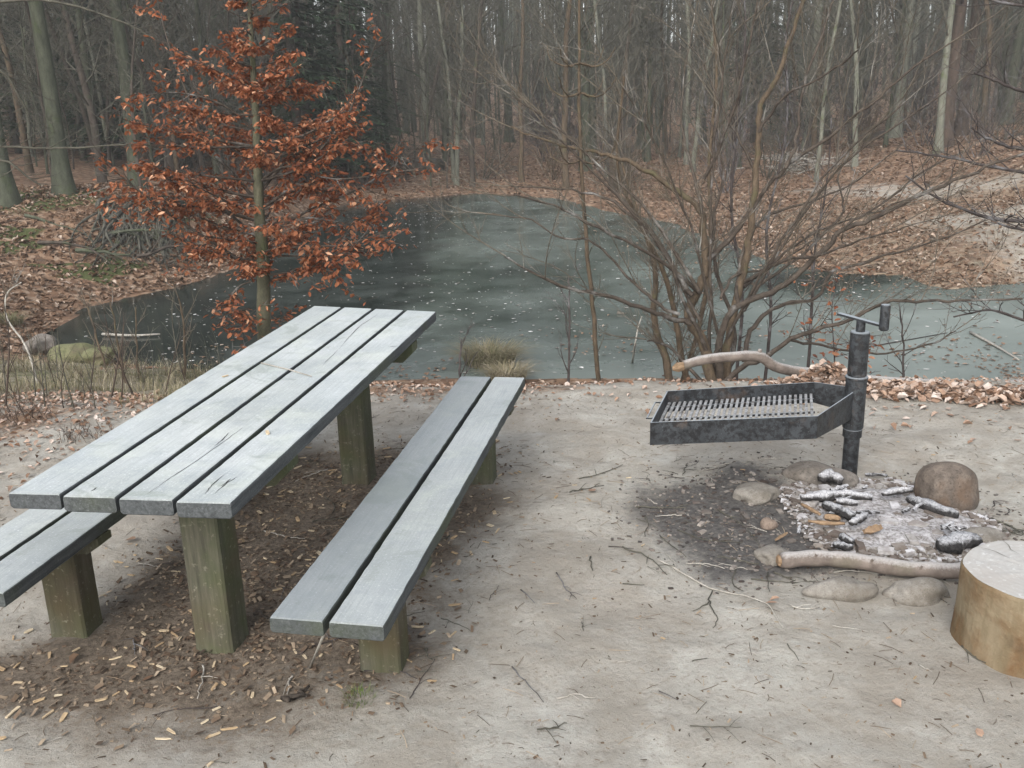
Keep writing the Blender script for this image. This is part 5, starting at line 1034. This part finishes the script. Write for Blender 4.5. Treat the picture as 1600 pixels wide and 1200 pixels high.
# tussocks
for x, y, s, n, v0, v1, lab in [(765, 556, .33, 1100, .1, .9, 'larger green and straw grass tussock at the water edge'), (792, 582, .24, 600, .4, 1, 'smaller yellow grass tussock nearer the bench end'), (150, 552, .22, 420, 0, .6, 'yellowish grass clump right of the mossy boulder'), (15, 500, .22, 260, 0, .5, 'green grass clump at the left edge above the boulders')]:
    p = G(x, y+8, ZW+.03 if y > 520 else -.9); z = max(tz(p[0], p[1]), ZW)+.0; B = MB(); blades(B, (0, 0, 0), n, s*1.0, s*.8, v0, v1, .005, 1.2); o = B.build('grass_tussock', M['grass']); o.location = (p[0], p[1], z); tag(o, lab, 'grass')
for x, yb, w_, hz, lab, mat in [(58, 548, 34, .09, 'grey boulder at the far left water edge', M['stone']), (108, 566, 54, .11, 'large moss covered boulder at the left water edge', M['stone_moss']), (150, 566, 34, .08, 'small mossy boulder right of the large mossy one', M['stone_moss'])]:
    c = G(x, yb, -.9); s = w_/2/FP*np.linalg.norm(c-[0, 0, CH])*1.3; rock('boulder', (c[0], c[1]+s*.6, -.9+hz*.5), (s, s*.8, hz*1.3), .2, mat, int(x), lab, 'boulder')
# sticks in and by the water
def wstick(P, r, lab, mat=M['twig_pale'], name='stick'):
    P = np.array(P); c = P[0].copy(); B = MB(); Pf = bez(P-c, 3) if len(P) > 2 else P-c; B.tube(Pf, np.linspace(r, r*.5, len(Pf)), 6, True, 0, .1); o = B.build(name, mat, smooth=True); o.location = c; tag(o, lab, 'stick')
wstick([G(988, 567, ZW), D(992, 540, 9.6), D(997, 512, 9.65), D(1003, 494, 9.7)], .012, 'pale stick standing up out of the ice left of the shoreline tree')
wstick([G(1516, 519, ZW+.02), G(1555, 540, ZW+.02), G(1592, 562, ZW+.02)], .018, 'straight pale stick frozen on the ice at the right')
wstick([G(160, 522, ZW+.03), G(205, 524, ZW+.03), G(250, 522, ZW+.03)], .02, 'pale pole floating at the left water edge')
wstick([G(1340, 545, ZW+.01), G(1480, 520, ZW+.01)], .008, 'thin dark twig lying on the ice right of the grill crank', M['twig_dark'])
wstick([G(965, 489, ZW+.01), G(975, 490, ZW+.01)], .03, 'small white ice lump left of the shoreline tree', M['fleck'])
# logs and brush on the far shore
for x0, y0, x1, y1, r_, lab in [(905, 247, 985, 240, .16, 'dark fallen log on the far shore behind the shoreline tree'), (1330, 226, 1480, 214, .14, 'dark fallen trunk on the right slope'), (640, 274, 690, 268, .3, 'mossy rotten stump on the far shore right of the copper beech')]:
    a, b = hit(x0, y0), hit(x1, y1); b[1] = a[1]+1; b = np.array([b[0], b[1], tz(b[0], b[1])]); B = MB(); B.tube([[0, 0, r_*.6], (b-a)*.5+[0, 0, r_*.9], (b-a)+[0, 0, r_*.6]], [r_, r_, r_*.8], 10, True, 0, .15); o = B.build('fallen_log', M['bark_dark'], smooth=True); o.location = a; tag(o, lab, 'log')
p = hit(1248, 268); o = thing('brush_pile', tuple(p), 'tangled pile of dead branches on the leafy slope behind the shoreline tree', 'brush pile'); B = MB()
for k in range(46): a = rs.random()*6.28; e = rs.uniform(-.1, .5); q = np.array([rs.gauss(0, .5), rs.gauss(0, .3), rs.uniform(.05, .4)]); branch(B, q, np.array([math.cos(a), math.sin(a)*.6, e]), rs.uniform(.4, 1.2), .02, 2, rs, 4, .1, -.05, (2,), (.4, .9), .6, (.3, .6), (6, 5, 4, 4), .4, .005)
B.build('branches', M['twig_pale'], o)
# grass and dry weeds on the left bank
B = MB(); n = 4600; k_ = 0
for i in range(n):
    x = rnd.uniform(-6.2, -1.9); y = rnd.uniform(5.6, 9.6)
    if y < 5.9-.28*(x+2.6): continue
    if sdist(np.array([x]), np.array([y]), POND)[0] < .05: continue
    if vn(x*1.6, y*1.6, 91) < .42: continue
    blades(B, (x, y, tz(x, y)), 5, rnd.uniform(.06, .20), .07, .15, 1, .0028, 1.1)
tag(B.build('bank_grass', M['grass']), 'short straw coloured grass covering the left bank', 'grass', kind='stuff')
WEEDS = [(40, 655, 560), (70, 640, 520), (100, 640, 545), (150, 640, 540), (190, 630, 500), (225, 615, 560), (255, 625, 500), (290, 600, 445), (292, 610, 540), (325, 600, 520), (20, 650, 600), (130, 630, 575), (210, 620, 470), (275, 615, 560), (170, 625, 480), (345, 598, 540), (8, 640, 470), (55, 620, 500), (365, 598, 548), (238, 610, 520)]
WEEDS += [(rnd.uniform(-10, 380), rnd.uniform(592, 640), rnd.uniform(500, 590)) for _ in range(26)]
WP = []
for v in range(4):
    r = random.Random(70+v); o = thing('dry_weed', (0, 0, 0), 'thin dry weed stalk standing on the left bank', 'weed', 'dry weed stalks on the left bank'); B = MB()
    branch(B, np.array([0, 0, -.05]), np.array([r.uniform(-.25, .25), 0, 1.]), 1., .011, 1, r, 8, .06, .02, (7, 2), (.35, .7), .55, (.2, .45), (5, 4, 3, 3), .3, .0016, .25); B.build('stalk', M['twig' if v % 2 else 'bark_red'], o, smooth=True); WP.append(o)
for i, (x, y0_, y1_) in enumerate(WEEDS):
    p = hit(x, y0_); h_ = max(.25, D(x, y1_, p[1])[2]-p[2]); o = use(WP[i % 4]); o.location = (p[0], p[1], p[2]); o.rotation_euler = (0, 0, rnd.random()*6.28); o.scale = (h_*1.0, h_*1.0, h_)
# low brown heather like tufts at the left edge of the bare ground
for x, y, lab in [(35, 655, 'dark brown dry weed tuft at the left edge of the clearing'), (130, 690, 'low brown weed tuft left of the table')]:
    p = G(x, y); o = thing('weed_tuft', (p[0], p[1], tz(p[0], p[1])), lab, 'weed'); B = MB()
    for k in range(26): a = rs.random()*6.28; branch(B, np.array([rs.gauss(0, .09), rs.gauss(0, .06), 0]), np.array([math.cos(a)*.5, math.sin(a)*.5, 1]), rs.uniform(.08, .24 if y < 670 else .09), .0022, 2, rs, 4, .12, .0, (4,), (.3, .8), .6, (.3, .6), (5, 3, 3, 3), .4, .001)
    B.build('stem_cluster', M['bark_red'], o)
for p_ in list(BEECH+BEECHP+DARKT+SLIM+POLE+BUSH+SPR+WP):
    if p_.name not in used:
        for c_ in list(p_.children): bpy.data.objects.remove(c_)
        bpy.data.objects.remove(p_)

# ================================================================ HAZE
B = MB(); B.box((0, 75, 22), (165, 125, 24.2)); hz = B.build('haze', None)
hm = bpy.data.materials.new('winter air'); hm.use_nodes = True; ht = hm.node_tree; ht.nodes.clear(); ho = ht.nodes.new('ShaderNodeOutputMaterial'); pv = ht.nodes.new('ShaderNodeVolumePrincipled')
pv.inputs['Color'].default_value = (.86, .88, .88, 1); pv.inputs['Density'].default_value = .0022; pv.inputs['Anisotropy'].default_value = .2; ht.links.new(pv.outputs[0], ho.inputs['Volume'])
hz.data.materials.clear(); hz.data.materials.append(hm); tag(hz, 'thin grey winter haze hanging through the wood', 'haze', kind='stuff')
